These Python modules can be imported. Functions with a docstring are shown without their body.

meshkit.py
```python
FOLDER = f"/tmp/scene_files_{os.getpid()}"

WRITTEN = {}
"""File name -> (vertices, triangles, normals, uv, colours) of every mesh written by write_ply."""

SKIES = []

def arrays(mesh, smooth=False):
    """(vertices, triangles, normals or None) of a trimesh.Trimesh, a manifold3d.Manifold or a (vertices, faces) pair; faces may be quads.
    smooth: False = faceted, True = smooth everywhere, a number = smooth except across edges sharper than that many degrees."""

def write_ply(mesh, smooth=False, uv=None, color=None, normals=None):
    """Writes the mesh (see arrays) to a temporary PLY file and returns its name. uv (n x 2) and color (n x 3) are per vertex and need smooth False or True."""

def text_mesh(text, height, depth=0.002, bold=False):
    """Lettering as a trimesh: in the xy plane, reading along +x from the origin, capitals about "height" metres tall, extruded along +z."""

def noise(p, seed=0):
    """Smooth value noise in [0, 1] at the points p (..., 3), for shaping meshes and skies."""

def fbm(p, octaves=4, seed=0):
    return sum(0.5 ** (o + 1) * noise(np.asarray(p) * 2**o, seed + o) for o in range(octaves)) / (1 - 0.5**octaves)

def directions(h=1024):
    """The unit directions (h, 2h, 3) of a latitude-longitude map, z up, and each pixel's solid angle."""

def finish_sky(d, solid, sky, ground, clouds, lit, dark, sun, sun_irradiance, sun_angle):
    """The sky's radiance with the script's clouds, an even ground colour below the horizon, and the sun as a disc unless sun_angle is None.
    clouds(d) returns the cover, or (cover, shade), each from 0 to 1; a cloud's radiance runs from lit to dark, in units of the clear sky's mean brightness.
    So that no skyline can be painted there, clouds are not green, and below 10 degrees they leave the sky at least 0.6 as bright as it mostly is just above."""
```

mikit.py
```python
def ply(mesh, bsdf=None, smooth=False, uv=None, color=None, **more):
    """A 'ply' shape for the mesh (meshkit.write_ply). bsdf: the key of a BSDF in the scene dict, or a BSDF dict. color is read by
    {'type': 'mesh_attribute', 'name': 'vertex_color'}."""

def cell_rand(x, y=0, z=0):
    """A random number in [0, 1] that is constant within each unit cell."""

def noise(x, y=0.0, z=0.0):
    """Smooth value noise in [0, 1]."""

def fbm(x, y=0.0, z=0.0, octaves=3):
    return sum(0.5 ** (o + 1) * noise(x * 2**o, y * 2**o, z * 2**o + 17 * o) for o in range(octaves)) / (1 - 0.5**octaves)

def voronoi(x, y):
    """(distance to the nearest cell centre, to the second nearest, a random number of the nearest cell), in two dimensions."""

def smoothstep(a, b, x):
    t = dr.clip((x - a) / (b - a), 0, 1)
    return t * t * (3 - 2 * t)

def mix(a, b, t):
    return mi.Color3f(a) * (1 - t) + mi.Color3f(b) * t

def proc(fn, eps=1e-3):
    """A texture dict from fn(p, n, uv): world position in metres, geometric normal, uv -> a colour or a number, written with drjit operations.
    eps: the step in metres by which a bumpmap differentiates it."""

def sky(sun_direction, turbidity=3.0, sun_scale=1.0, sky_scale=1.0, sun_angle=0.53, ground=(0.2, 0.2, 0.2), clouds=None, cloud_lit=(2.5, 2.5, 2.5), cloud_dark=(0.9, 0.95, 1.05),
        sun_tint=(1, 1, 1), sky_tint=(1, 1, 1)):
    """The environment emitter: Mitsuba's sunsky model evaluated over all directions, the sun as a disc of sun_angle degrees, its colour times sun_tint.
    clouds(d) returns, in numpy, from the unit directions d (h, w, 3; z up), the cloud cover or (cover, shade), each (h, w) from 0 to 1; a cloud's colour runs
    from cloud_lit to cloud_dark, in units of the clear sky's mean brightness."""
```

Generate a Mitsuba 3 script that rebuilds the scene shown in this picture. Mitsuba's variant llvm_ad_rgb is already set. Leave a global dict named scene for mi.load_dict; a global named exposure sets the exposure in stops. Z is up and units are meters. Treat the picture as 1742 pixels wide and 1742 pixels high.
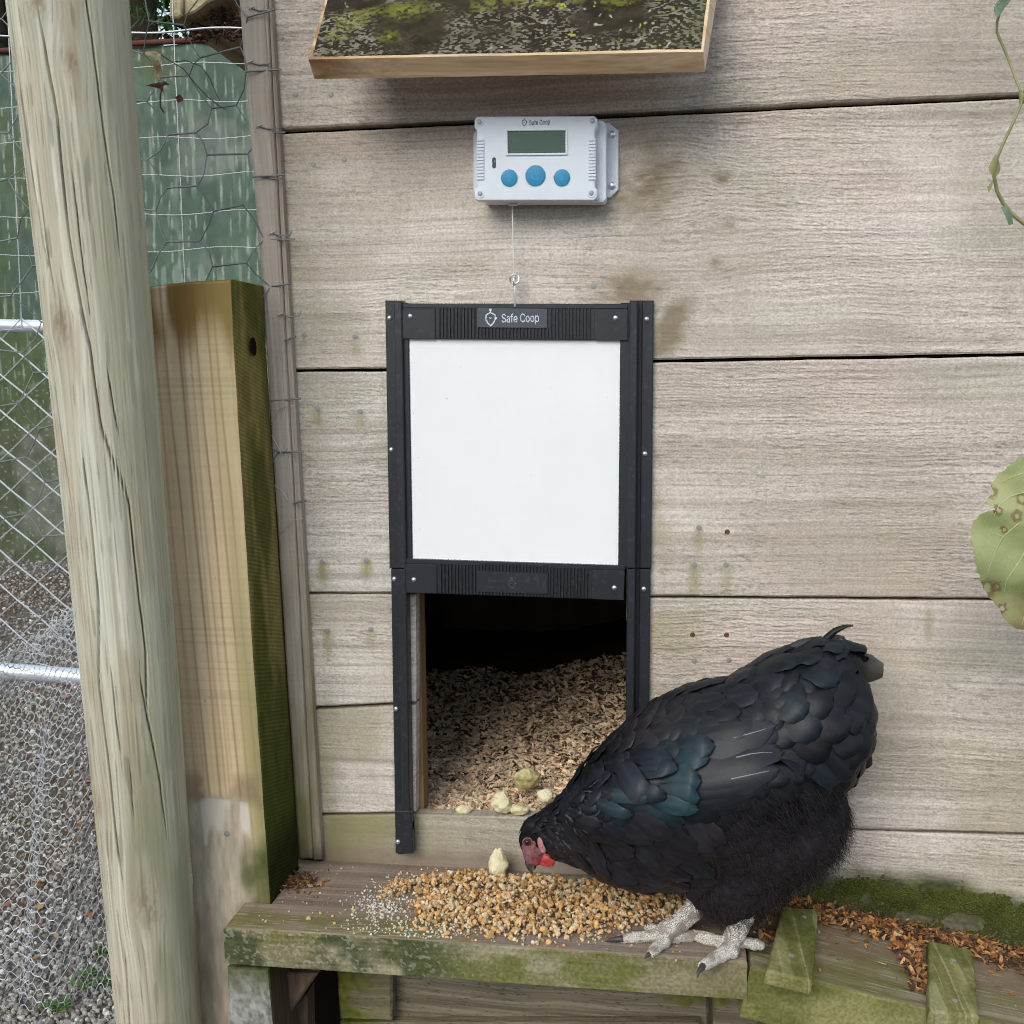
import math, random
import numpy as np, trimesh, shapely, drjit as dr, mitsuba as mi, mikit, meshkit
from shapely.geometry import Polygon, Point, LineString
from scipy.spatial import cKDTree
from mikit import noise, fbm, voronoi, cell_rand, smoothstep, mix, proc
import manifold3d as m3

# ---------------------------------------------------------------- camera, sky, exposure
F_PX, HALF = 1900.0, 871.0
EYE = np.array([0.0, -1.39, 1.014])
YAW, PITCH, ROLL = math.radians(8.35), math.radians(6.92), math.radians(0.55)
FWD = np.array([-math.sin(YAW) * math.cos(PITCH), math.cos(YAW) * math.cos(PITCH), -math.sin(PITCH)])
_r0 = np.array([math.cos(YAW), math.sin(YAW), 0.0])
_d0 = np.cross(FWD, _r0)
RGT = math.cos(ROLL) * _r0 + math.sin(ROLL) * _d0
DWN = -math.sin(ROLL) * _r0 + math.cos(ROLL) * _d0
T = mi.ScalarTransform4f
scene, labels = {}, {}
scene['camera'] = {'type': 'perspective', 'fov': 2 * math.degrees(math.atan(HALF / F_PX)), 'fov_axis': 'x', 'near_clip': 0.02, 'far_clip': 200.0,
                   'to_world': T().look_at(origin=EYE.tolist(), target=(EYE + FWD).tolist(), up=(-DWN).tolist())}
scene['sky'] = mikit.sky((-0.27, -0.80, 0.53), turbidity=4, sun_scale=0.30, sun_angle=36, clouds=lambda d: 1.0, cloud_lit=(1.08, 1.26, 1.48), sun_tint=(0.80, 0.98, 1.30), ground=(0.13, 0.13, 0.12))
exposure = 2.98


def ray(px, py):
    d = FWD + (px - HALF) / F_PX * RGT + (py - HALF) / F_PX * DWN
    return d


def P(px, py, y=0.0):
    """the point of the upright plane y that the photograph shows at a pixel of the photograph"""
    d = ray(px, py)
    return EYE + d * ((y - EYE[1]) / d[1])


def G(px, py, z):
    d = ray(px, py)
    return EYE + d * ((z - EYE[2]) / d[2])


def Q(px, py, o, n):
    d = ray(px, py)
    return EYE + d * (np.dot(np.subtract(o, EYE), n) / np.dot(d, n))


# ---------------------------------------------------------------- naming and adding
def newkey(base):
    def used(k):
        return k in scene or k in labels or any(s.startswith(k + '__') for s in scene)
    if not used(base):
        return base
    n = 1
    while used(f'{base}_{n:03d}'):
        n += 1
    return f'{base}_{n:03d}'


_count = {}


def partkey(parent, base):
    k = f'{parent}__{base}'
    n = _count.get(k, 0)
    _count[k] = n + 1
    return k if n == 0 else f'{k}_{n:03d}'


def part(parent, base, mesh, bsdf, smooth=False, uv=None, color=None, label=None, kind=None):
    k = partkey(parent, base)
    scene[k] = mikit.ply(mesh, bsdf, smooth=smooth, uv=uv, color=color)
    if label or kind:
        labels[k] = {**({'label': label} if label else {}), **({'kind': kind} if kind else {})}
    return k


def thing(base, label, cat, group=None):
    k = newkey(base)
    labels[k] = {'label': label, 'category': cat, **({'group': group} if group else {})}
    return k


def solo(base, mesh, bsdf, label, cat=None, smooth=False, uv=None, color=None, kind=None, group=None):
    k = newkey(base)
    scene[k] = mikit.ply(mesh, bsdf, smooth=smooth, uv=uv, color=color)
    labels[k] = {'label': label, **({'category': cat} if cat else {}), **({'kind': kind} if kind else {}), **({'group': group} if group else {})}
    return k


# ---------------------------------------------------------------- mesh helpers
def cat(ms):
    return trimesh.util.concatenate(ms)


def ruv(mesh, i):
    """one constant pair per mesh: the number by which a material tells pieces apart"""
    return np.tile([[i + 0.5, 0.5]], (len(mesh.vertices), 1))


def resample(pts, step, jit=0.0, seed=0):
    pts = np.asarray(pts, float)
    out = []
    for a, b in zip(pts, np.roll(pts, -1, 0)):
        n = max(1, int(np.linalg.norm(b - a) / step))
        t = np.arange(n)[:, None] / n
        q = a + (b - a) * t
        if jit and n > 2:
            d = (b - a) / np.linalg.norm(b - a)
            nn = np.array([-d[1], d[0]])
            j = (meshkit.fbm(np.c_[q * 45, np.full(n, seed * 3.7)], 3, seed) - 0.5) * 2 * jit
            j[0] = 0
            q = q + nn * j[:, None]
        out.append(q)
    return np.vstack(out)


def ccw(p):
    p = np.asarray(p, float)
    x, y = p[:, 0], p[:, 1]
    return p if np.sum(x * np.roll(y, -1) - y * np.roll(x, -1)) > 0 else p[::-1]


def inset(p, b):
    a, c = np.roll(p, 1, 0), np.roll(p, -1, 0)
    e1, e2 = p - a, c - p
    e1 /= np.linalg.norm(e1, axis=1, keepdims=True) + 1e-12
    e2 /= np.linalg.norm(e2, axis=1, keepdims=True) + 1e-12
    n1, n2 = np.c_[-e1[:, 1], e1[:, 0]], np.c_[-e2[:, 1], e2[:, 0]]
    m = n1 + n2
    m /= np.maximum((m * n1).sum(1, keepdims=True), 0.35)
    return p + m * b


def slab2(poly, t, b=0.0015, steps=1):
    """a prism over the 2-D outline, from w=0 to w=t, its upper edge bevelled by b"""
    p = ccw(poly)
    n = len(p)
    rings = [(p, 0.0)]
    if b > 0:
        for k in range(steps + 1):
            a = k / steps * math.pi / 2
            rings.append((inset(p, b * (1 - math.cos(a))), t - b + b * math.sin(a)))
    else:
        rings.append((p, t))
    v = np.vstack([np.c_[r, np.full(n, w)] for r, w in rings])
    f = []
    i = np.arange(n)
    j = (i + 1) % n
    for k in range(len(rings) - 1):
        o = k * n
        f += [np.c_[o + i, o + j, o + n + j], np.c_[o + i, o + n + j, o + n + i]]
    _, cf = trimesh.creation.triangulate_polygon(Polygon(rings[-1][0]), engine='earcut')
    tv, cf = trimesh.creation.triangulate_polygon(Polygon(rings[-1][0]), engine='earcut')
    kd = cKDTree(rings[-1][0])
    top = kd.query(tv)[1][cf]
    a2 = np.cross(rings[-1][0][top[:, 1]] - rings[-1][0][top[:, 0]], rings[-1][0][top[:, 2]] - rings[-1][0][top[:, 0]])
    top = np.where((a2 < 0)[:, None], top[:, ::-1], top)
    f += [top + (len(rings) - 1) * n, top[:, ::-1]]
    return trimesh.Trimesh(v, np.vstack(f), process=False)


XZ = np.array([[1, 0, 0], [0, 0, -1], [0, 1, 0]], float)   # (u, v, w) -> (u, -w, v)


def upright(mesh, y_back):
    m = mesh.copy()
    m.vertices = m.vertices @ XZ.T + [0, y_back, 0]
    return m


def pxpoly(pts, y):
    return np.array([P(a, b, y)[[0, 2]] for a, b in pts])


def board(pts, y_front, t, b=0.002, jit=0.0006, step=0.015, seed=0, steps=1):
    """a board standing upright: the outline its front face has in the photograph, at its depth, with its thickness behind"""
    return upright(slab2(resample(pxpoly(pts, y_front), step, jit, seed), t, b, steps), y_front + t)


def plate(pts, y_front, t, b=0.0006, holes=()):
    p = pxpoly(pts, y_front)
    if holes:
        g = Polygon(p, [pxpoly(h, y_front) for h in holes])
        m = trimesh.creation.extrude_polygon(g, t, engine='earcut')
        return upright(m, y_front + t)
    return upright(slab2(p, t, b), y_front + t)


def extr(g, t):
    return cat([trimesh.creation.extrude_polygon(q, t, engine='earcut') for q in getattr(g, 'geoms', [g])])


def box(lo, hi):
    m = trimesh.creation.box(extents=np.subtract(hi, lo))
    m.apply_translation((np.add(hi, lo)) / 2)
    return m


def tube(pts, r, sides=6, cap=True):
    p = np.asarray(pts, float)
    n = len(p)
    r = np.broadcast_to(np.asarray(r, float), (n,))
    t = np.gradient(p, axis=0)
    t /= np.linalg.norm(t, axis=1, keepdims=True) + 1e-12
    ref = np.array([0.31, 0.52, 0.79]) if abs(t[0] @ [0.31, 0.52, 0.79]) < 0.85 else np.array([0.9, -0.3, 0.1])
    a = np.cross(t[0], ref)
    A = []
    for k in range(n):
        a = a - t[k] * (a @ t[k])
        a = a / (np.linalg.norm(a) + 1e-12)
        A.append(a)
    A = np.array(A)
    B = np.cross(t, A)
    ang = np.arange(sides) * 2 * np.pi / sides
    v = (p[:, None] + r[:, None, None] * (np.cos(ang)[None, :, None] * A[:, None] + np.sin(ang)[None, :, None] * B[:, None])).reshape(-1, 3)
    i, j = np.meshgrid(np.arange(n - 1), np.arange(sides), indexing='ij')
    a0, a1 = i * sides + j, i * sides + (j + 1) % sides
    f = np.vstack([np.stack([a0, a1, a1 + sides], -1).reshape(-1, 3), np.stack([a0, a1 + sides, a0 + sides], -1).reshape(-1, 3)])
    if cap:
        v = np.vstack([v, p[0], p[-1]])
        k = np.arange(sides)
        f = np.vstack([f, np.c_[(k + 1) % sides, k, np.full(sides, n * sides)], np.c_[(n - 1) * sides + k, (n - 1) * sides + (k + 1) % sides, np.full(sides, n * sides + 1)]])
    return trimesh.Trimesh(v, f, process=False)


def disc(c, r, t, dome=0.0, sides=14, axis=(0, -1, 0)):
    """a low round head centred at c on a face whose outward direction is axis"""
    rings = [(r, 0), (r, t), (r * 0.75, t + dome * 0.6), (r * 0.35, t + dome * 0.95)]
    a = np.arange(sides) * 2 * np.pi / sides
    v = [np.c_[np.cos(a) * q, np.sin(a) * q, np.full(sides, w)] for q, w in rings] + [[[0, 0, t + dome]]]
    v = np.vstack(v)
    i, j = np.meshgrid(np.arange(len(rings) - 1), np.arange(sides), indexing='ij')
    a0, a1 = i * sides + j, i * sides + (j + 1) % sides
    f = np.vstack([np.stack([a0, a1, a1 + sides], -1).reshape(-1, 3), np.stack([a0, a1 + sides, a0 + sides], -1).reshape(-1, 3)])
    k = np.arange(sides) + (len(rings) - 1) * sides
    f = np.vstack([f, np.c_[k, np.roll(k, -1), np.full(sides, len(v) - 1)]])
    m = trimesh.Trimesh(v, f, process=False)
    w = np.asarray(axis, float) / np.linalg.norm(axis)
    u = np.cross([0, 0, 1.0] if abs(w[2]) < 0.9 else [1.0, 0, 0], w)
    u /= np.linalg.norm(u)
    m.vertices = v @ np.array([u, np.cross(w, u), w]) + c
    return m


def arr(mesh):
    return np.asarray(mesh.vertices, float), np.asarray(mesh.faces, int)


def join(pieces, colors):
    """many small (vertices, faces) as one mesh with a colour per piece"""
    vs, fs, cs, o = [], [], [], 0
    for (v, f), c in zip(pieces, colors):
        vs.append(v)
        fs.append(f + o)
        cs.append(np.broadcast_to(np.asarray(c, float), (len(v), 3)))
        o += len(v)
    return trimesh.Trimesh(np.vstack(vs), np.vstack(fs), process=False), np.vstack(cs)


def lump(rng, sub=1, rough=0.25, squash=(1, 1, 1)):
    m = trimesh.creation.icosphere(subdivisions=sub)
    v = np.array(m.vertices)
    v = v * (1 + rough * (meshkit.fbm(v * 1.7 + rng.uniform(0, 90, 3), 3) - 0.5) * 2)[:, None] * np.asarray(squash)
    return v, np.array(m.faces)


def rot_random(rng):
    q = rng.normal(size=4)
    q /= np.linalg.norm(q)
    return trimesh.transformations.quaternion_matrix(q)[:3, :3]


def rotz(a):
    return np.array([[math.cos(a), -math.sin(a), 0], [math.sin(a), math.cos(a), 0], [0, 0, 1]])


# ---------------------------------------------------------------- materials
def rgb(*c):
    return {'type': 'rgb', 'value': list(map(float, c))}


def bs(name, color, rough=0.7, spec=0.5, bump=None, height=0.001, eps=1e-3, two=False, **more):
    if callable(color):
        color = proc(color)
    elif not isinstance(color, dict):
        color = rgb(*color)
    if rough >= .78 and spec <= .3 and not more:        # matt things: wood, stone, crumbs
        d = {'type': 'diffuse', 'reflectance': color}
    else:
        d = {'type': 'principled', 'base_color': color, 'roughness': rough, 'specular': spec, **more}
    if bump is not None:
        d = {'type': 'bumpmap', 'arbitrary': proc(bump, eps), 'scale': float(height), 'bsdf': d}
    scene[name] = {'type': 'twosided', 'bsdf': d} if (two or bump is None) else {'type': 'twosided', 'bsdf': d}
    return name


VC = {'type': 'mesh_attribute', 'name': 'vertex_color'}


def gauss(x, s):
    return dr.exp(-dr.square(x / s))


def grain(a, b, c, sd, knots=(), wob=0.010):
    """(rings, streaks, flecks, saw) of sawn timber: a along the grain, b across it"""
    w = b + wob * (noise(a * 4 + sd * 7.3, b * 3, sd) - 0.5) + 0.004 * (noise(a * 15, b * 9 + sd, sd) - 0.5)
    kn = mi.Float(0)
    for ka, kb, ks in knots:
        g = gauss(a - ka, ks * 2.2) * gauss(b - kb, ks * 1.6)
        w = w + (b - kb) * g * -0.5
        kn = dr.maximum(kn, gauss(a - ka, ks) * gauss(b - kb, ks * 0.8))
    fr = .65 + .8 * cell_rand(sd, 21)
    rings = noise(w * 80 * fr + sd * 13.7, a * 0.9, c * 80)
    rings = 0.65 * rings + 0.35 * noise(w * 210 + sd * 3.1, a * 2.0, c * 200)
    streak = noise(w * 520, a * 14 + sd, c * 500)
    fleck = .62 * noise(a * 95 + w * 120 + 31 * sd, w * 560 + a * 16, c * 400) + .38 * noise(a * 260 - w * 160, w * 900 + a * 40 + sd, c * 500)
    saw = noise(a * 460, b * 10 + sd, c * 10)
    return rings, streak, fleck, saw, kn, w


NAILS = [(503, 161, 0), (563, 161, 0), (533, 280, 0), (586, 271, 0), (518, 570, 0), (604, 572, 0), (540, 695, 0), (613, 700, 0), (548, 956, 0), (623, 953, 0), (557, 1073, 0),
         (631, 1071, 0), (1010, 487, 0), (1189, 898, 0), (1237, 905, 1), (1181, 961, 0), (1235, 961, 0), (1178, 1080, 1), (1236, 1080, 1), (1181, 1124, 0), (1240, 1123, 0)]
NAIL_P = [P(a, b, 0.0) for a, b, _ in NAILS]
STAIN = [(5, .035, .5), (4, .02, .3), (6, .035, .75), (7, .03, .6), (8, .04, .9), (9, .035, .9), (10, .05, .8), (11, .04, .6), (13, .05, .5), (15, .06, .7), (16, .05, .5), (17, .03, .25)]
KNOTS = [(P(1115, 300)[0], P(1115, 300)[2], .030), (P(1150, 405)[0], P(1150, 405)[2], .036), (P(1236, 383)[0], P(1236, 383)[2], .010), (P(1218, 448)[0], P(1218, 448)[2], .010), (P(1229, 303)[0], P(1229, 303)[2], .009)]
_x = lambda px, py: float(P(px, py)[0])
_z = lambda px, py: float(P(px, py)[2])


def plank_parts(p, uv):
    sd = dr.floor(uv.x)
    rings, streak, fleck, saw, kn, w = grain(p.x, p.z, p.y, sd, KNOTS)
    return sd, rings, streak, fleck, saw, kn, w


def plank_color(p, n, uv):
    sd, rings, streak, fleck, saw, kn, w = plank_parts(p, uv)
    r1 = cell_rand(sd, 3)
    big = fbm(p.x * 3.5 + sd * 5, p.z * 6, 1.0)
    col = mix((.445, .393, .342), (.595, .550, .503), smoothstep(.25, .75, 0.5 * rings + 0.5 * big))
    col = col * (1.00 + 0.16 * r1) * (.93 + .14 * noise(w * 26 + sd * 5.1, p.x * .7))
    col = mix(col, col * mi.Color3f(1.03, .98, .94), cell_rand(sd, 8))
    col = mix(col, mi.Color3f(.56, .455, .39), smoothstep(.52, .75, fbm(p.x * 5 + 40, p.z * 9 + sd)) * .55)        # warm, pinkish
    col = mix(col, mi.Color3f(.45, .42, .335), smoothstep(.55, .75, fbm(p.x * 6 + 11, p.z * 12 + sd, 4.0)) * .55)          # dull
    fuzz = noise(p.x * 520 + p.z * 130, p.z * 760 - p.x * 90, sd)
    col = col * (0.86 + 0.28 * streak) * (0.965 + 0.07 * saw) * (.80 + .40 * fuzz)
    col = col * (1 - .30 * smoothstep(.58, .80, fleck) * smoothstep(.35, .6, fbm(p.x * 8, p.z * 14 + sd, 2.0)))
    thin = smoothstep(.45, .5, noise(w * 95 + sd * 13.7, p.x * .8)) * (1 - smoothstep(.5, .55, noise(w * 95 + sd * 13.7, p.x * .8)))
    col = col * (1 - .22 * thin)
    # brown resin stains and knots
    br = gauss(p.x - _x(1095, 275), .045) * gauss(p.z - _z(1095, 300), .05) * (1 - gauss(p.x - _x(1083, 288), .022) * gauss(p.z - _z(1083, 285), .026))
    br = dr.maximum(br * .9, gauss(p.x - _x(1075, 492), .04) * gauss(p.z - _z(1075, 492), .022) * .75)
    q = (p.x - _x(1140, 555)) * .8 + (p.z - _z(1140, 555)) * .6
    e = (p.x - _x(1140, 555)) * -.45 + (p.z - _z(1140, 555)) * .9
    br = dr.maximum(br, gauss(e - .25 * q + .0, .016) * gauss(q, .05) * .0)
    s1 = (p.z - _z(1140, 560))
    cx = _x(1140, 560) + s1 * .42
    br = dr.maximum(br, gauss(p.x - cx, .017) * smoothstep(-.042, -.02, s1) * (1 - smoothstep(.01, .06, s1)) * 1.0)
    br = dr.maximum(br, kn * .75 * (1 - gauss(p.x - _x(1150, 405), .06) * gauss(p.z - _z(1150, 405), .05)))
    br = br * (.55 + .6 * noise(p.x * 90, p.z * 160 + 3))
    col = mix(col, mi.Color3f(.150, .098, .042), dr.clip(br * 1.7, 0, 1) * .78)
    # algae: more towards the ground and beside the corner board, and running down from the nails
    h = 1 - smoothstep(.42, .80, p.z)
    left = gauss(p.x - _x(560, 1150), .12)
    dirt = smoothstep(.50, .68, fbm(p.x * 4.2 + sd * 3, p.z * 5 + 7)) * .30
    col = mix(col, mi.Color3f(.33, .285, .21), dirt)
    alg = h * (.35 + .95 * left) * smoothstep(.36, .66, fbm(p.x * 7 + 3, p.z * 9, sd * 2.0)) * .9
    alg = dr.maximum(alg, (gauss(p.x - _x(1140, 1060), .06) * gauss(p.z - _z(1140, 1110), .10) * .5 + gauss(p.x - _x(1125, 860), .018) * gauss(p.z - _z(1125, 850), .06) * .6) * smoothstep(.3, .6, fbm(p.x * 16, p.z * 16, 5.0)))
    alg = dr.maximum(alg, smoothstep(.43, .33, p.z) * .55 * smoothstep(.3, .6, fbm(p.x * 11, p.z * 8 + 9)))
    alg = dr.maximum(alg, gauss(p.x - _x(470 + 60, 900), .025) * smoothstep(.4, .6, fbm(p.x * 9, p.z * 7)) * (.2 + .6 * h))
    ja, jb = .002 * (noise(p.z * 120, 3.0) - .5), .6 + .5 * noise(p.x * 300, p.z * 90)
    for i, ln, s in STAIN:
        nx, nz = float(NAIL_P[i][0]), float(NAIL_P[i][2])
        d = nz - p.z
        alg = dr.maximum(alg, 1.25 * s * gauss(p.x - nx - ja, .0075) * smoothstep(-.004, .002, d) * (1 - smoothstep(ln * .4, ln, d)) * jb)
    sx, sz = float(P(1580, 1060)[0]), float(P(1580, 1060)[2])
    alg = dr.maximum(alg, .6 * gauss(p.x - sx, .006) * gauss(p.z - sz, .022))
    col = mix(col, mi.Color3f(.235, .215, .080), dr.clip(alg, 0, 1) * .80)
    # moss on the last board
    rx = smoothstep(_x(1290, 1540), _x(1400, 1540), p.x)
    edge = .328 + .060 * rx + .03 * (fbm(p.x * 14, 2.0) - .5) - .10 * dr.maximum(p.x - _x(1500, 1500), 0)
    ms = smoothstep(edge + .02, edge - .012, p.z + .012 * (fbm(p.x * 40, p.z * 40) - .5)) * rx
    mc = mix((.030, .036, .010), (.10, .11, .028), noise(p.x * 260, p.z * 260) * smoothstep(.2, .7, fbm(p.x * 30, p.z * 40 + 5)))
    mc = mc * (.5 + 1.0 * fbm(p.x * 120, p.z * 130))
    mc = mix(mc, mi.Color3f(.13, .115, .085) * (.5 + noise(p.x * 300, p.z * 260)), smoothstep(.02, .07, edge - p.z) * .75)
    col = mix(col, mc, ms * .95)
    # dirt splashed along the foot
    ft = smoothstep(.412, .373, p.z + .02 * (fbm(p.x * 18, 1.0) - .5)) * (1 - rx)
    col = mix(col, mi.Color3f(.23, .165, .125), ft * .7)
    return col


def plank_bump(p, n, uv):
    sd, rings, streak, fleck, saw, kn, w = plank_parts(p, uv)
    rough = smoothstep(.40, .65, fbm(p.x * 6, p.z * 10 + sd, 2.0))
    return 0.5 * rings + 0.5 * streak * (.4 + rough) + 1.2 * fleck * (.3 + rough) + .15 * saw + .5 * noise(p.x * 520 + p.z * 130, p.z * 760 - p.x * 90, sd)


bs('weathered_plank', plank_color, .82, .25, plank_bump, .0010, .0007)


def vertical_wood(dark, light, greenfn=None, knots=(), lean=0.0, scale=1.0, sawk=.2, streakk=.35, extra=None):
    def parts(p, uv):
        sd = dr.floor(uv.x)
        # along the board: z (boards lean a little)
        return (sd,) + grain(p.z * scale, (p.x + p.y * .9 - lean * p.z) * scale, (p.y * .3) * scale, sd, knots)

    def color(p, n, uv):
        sd, rings, streak, fleck, saw, kn, w = parts(p, uv)
        col = mix(dark, light, smoothstep(.2, .8, .7 * rings + .3 * fbm(p.z * 4 + sd, p.x * 9)))
        col = col * (1 - streakk / 2 + streakk * streak) * (1 - sawk / 2 + sawk * saw) * (1 - .35 * smoothstep(.7, .88, fleck))
        if extra is not None:
            col = extra(p, n, col, rings, streak, w)
        return col

    def bump(p, n, uv):
        sd, rings, streak, fleck, saw, kn, w = parts(p, uv)
        return .6 * rings + .4 * streak + .4 * fleck + .35 * saw
    return color, bump


def horizontal_wood(dark, light, extra=None, sawk=.15, streakk=.35, slope=0.0):
    def parts(p, uv):
        sd = dr.floor(uv.x)
        return (sd,) + grain(p.x, p.z * .9 - p.y + slope * p.x, p.y * .2, sd)

    def color(p, n, uv):
        sd, rings, streak, fleck, saw, kn, w = parts(p, uv)
        col = mix(dark, light, smoothstep(.2, .8, .65 * rings + .35 * fbm(p.x * 5 + sd, p.y * 12, p.z * 12)))
        col = col * (1 - streakk / 2 + streakk * streak) * (1 - sawk / 2 + sawk * saw) * (1 - .4 * smoothstep(.7, .86, fleck))
        if extra is not None:
            col = extra(p, n, col, rings, streak, w)
        return col

    def bump(p, n, uv):
        sd, rings, streak, fleck, saw, kn, w = parts(p, uv)
        return .6 * rings + .6 * streak + .5 * fleck + .2 * saw
    return color, bump


MOSS_D, MOSS_L = (.040, .050, .012), (.16, .165, .04)


def batten_extra(p, n, col, rings, streak, w):
    g = (1 - smoothstep(.50, .95, p.z)) * smoothstep(.25, .65, fbm(p.x * 20, p.z * 9, p.y * 20))
    col = mix(col, mi.Color3f(.185, .165, .060), g * .88)
    g2 = smoothstep(.44, .37, p.z + .03 * fbm(p.x * 40, p.z * 30))
    return mix(col, mi.Color3f(.035, .03, .015), g2 * .9)


bs('batten_wood', *(lambda c, b: (c, .8, .25, lambda p, n, uv: noise((p.x + p.y + .045 * p.z) * 420, p.z * 9), .0008, .0008))(*vertical_wood((.33, .270, .210), (.49, .425, .36), extra=batten_extra, lean=-.045, sawk=.06)))

_sp = float(P(320, 900, -.125)[0])


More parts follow.
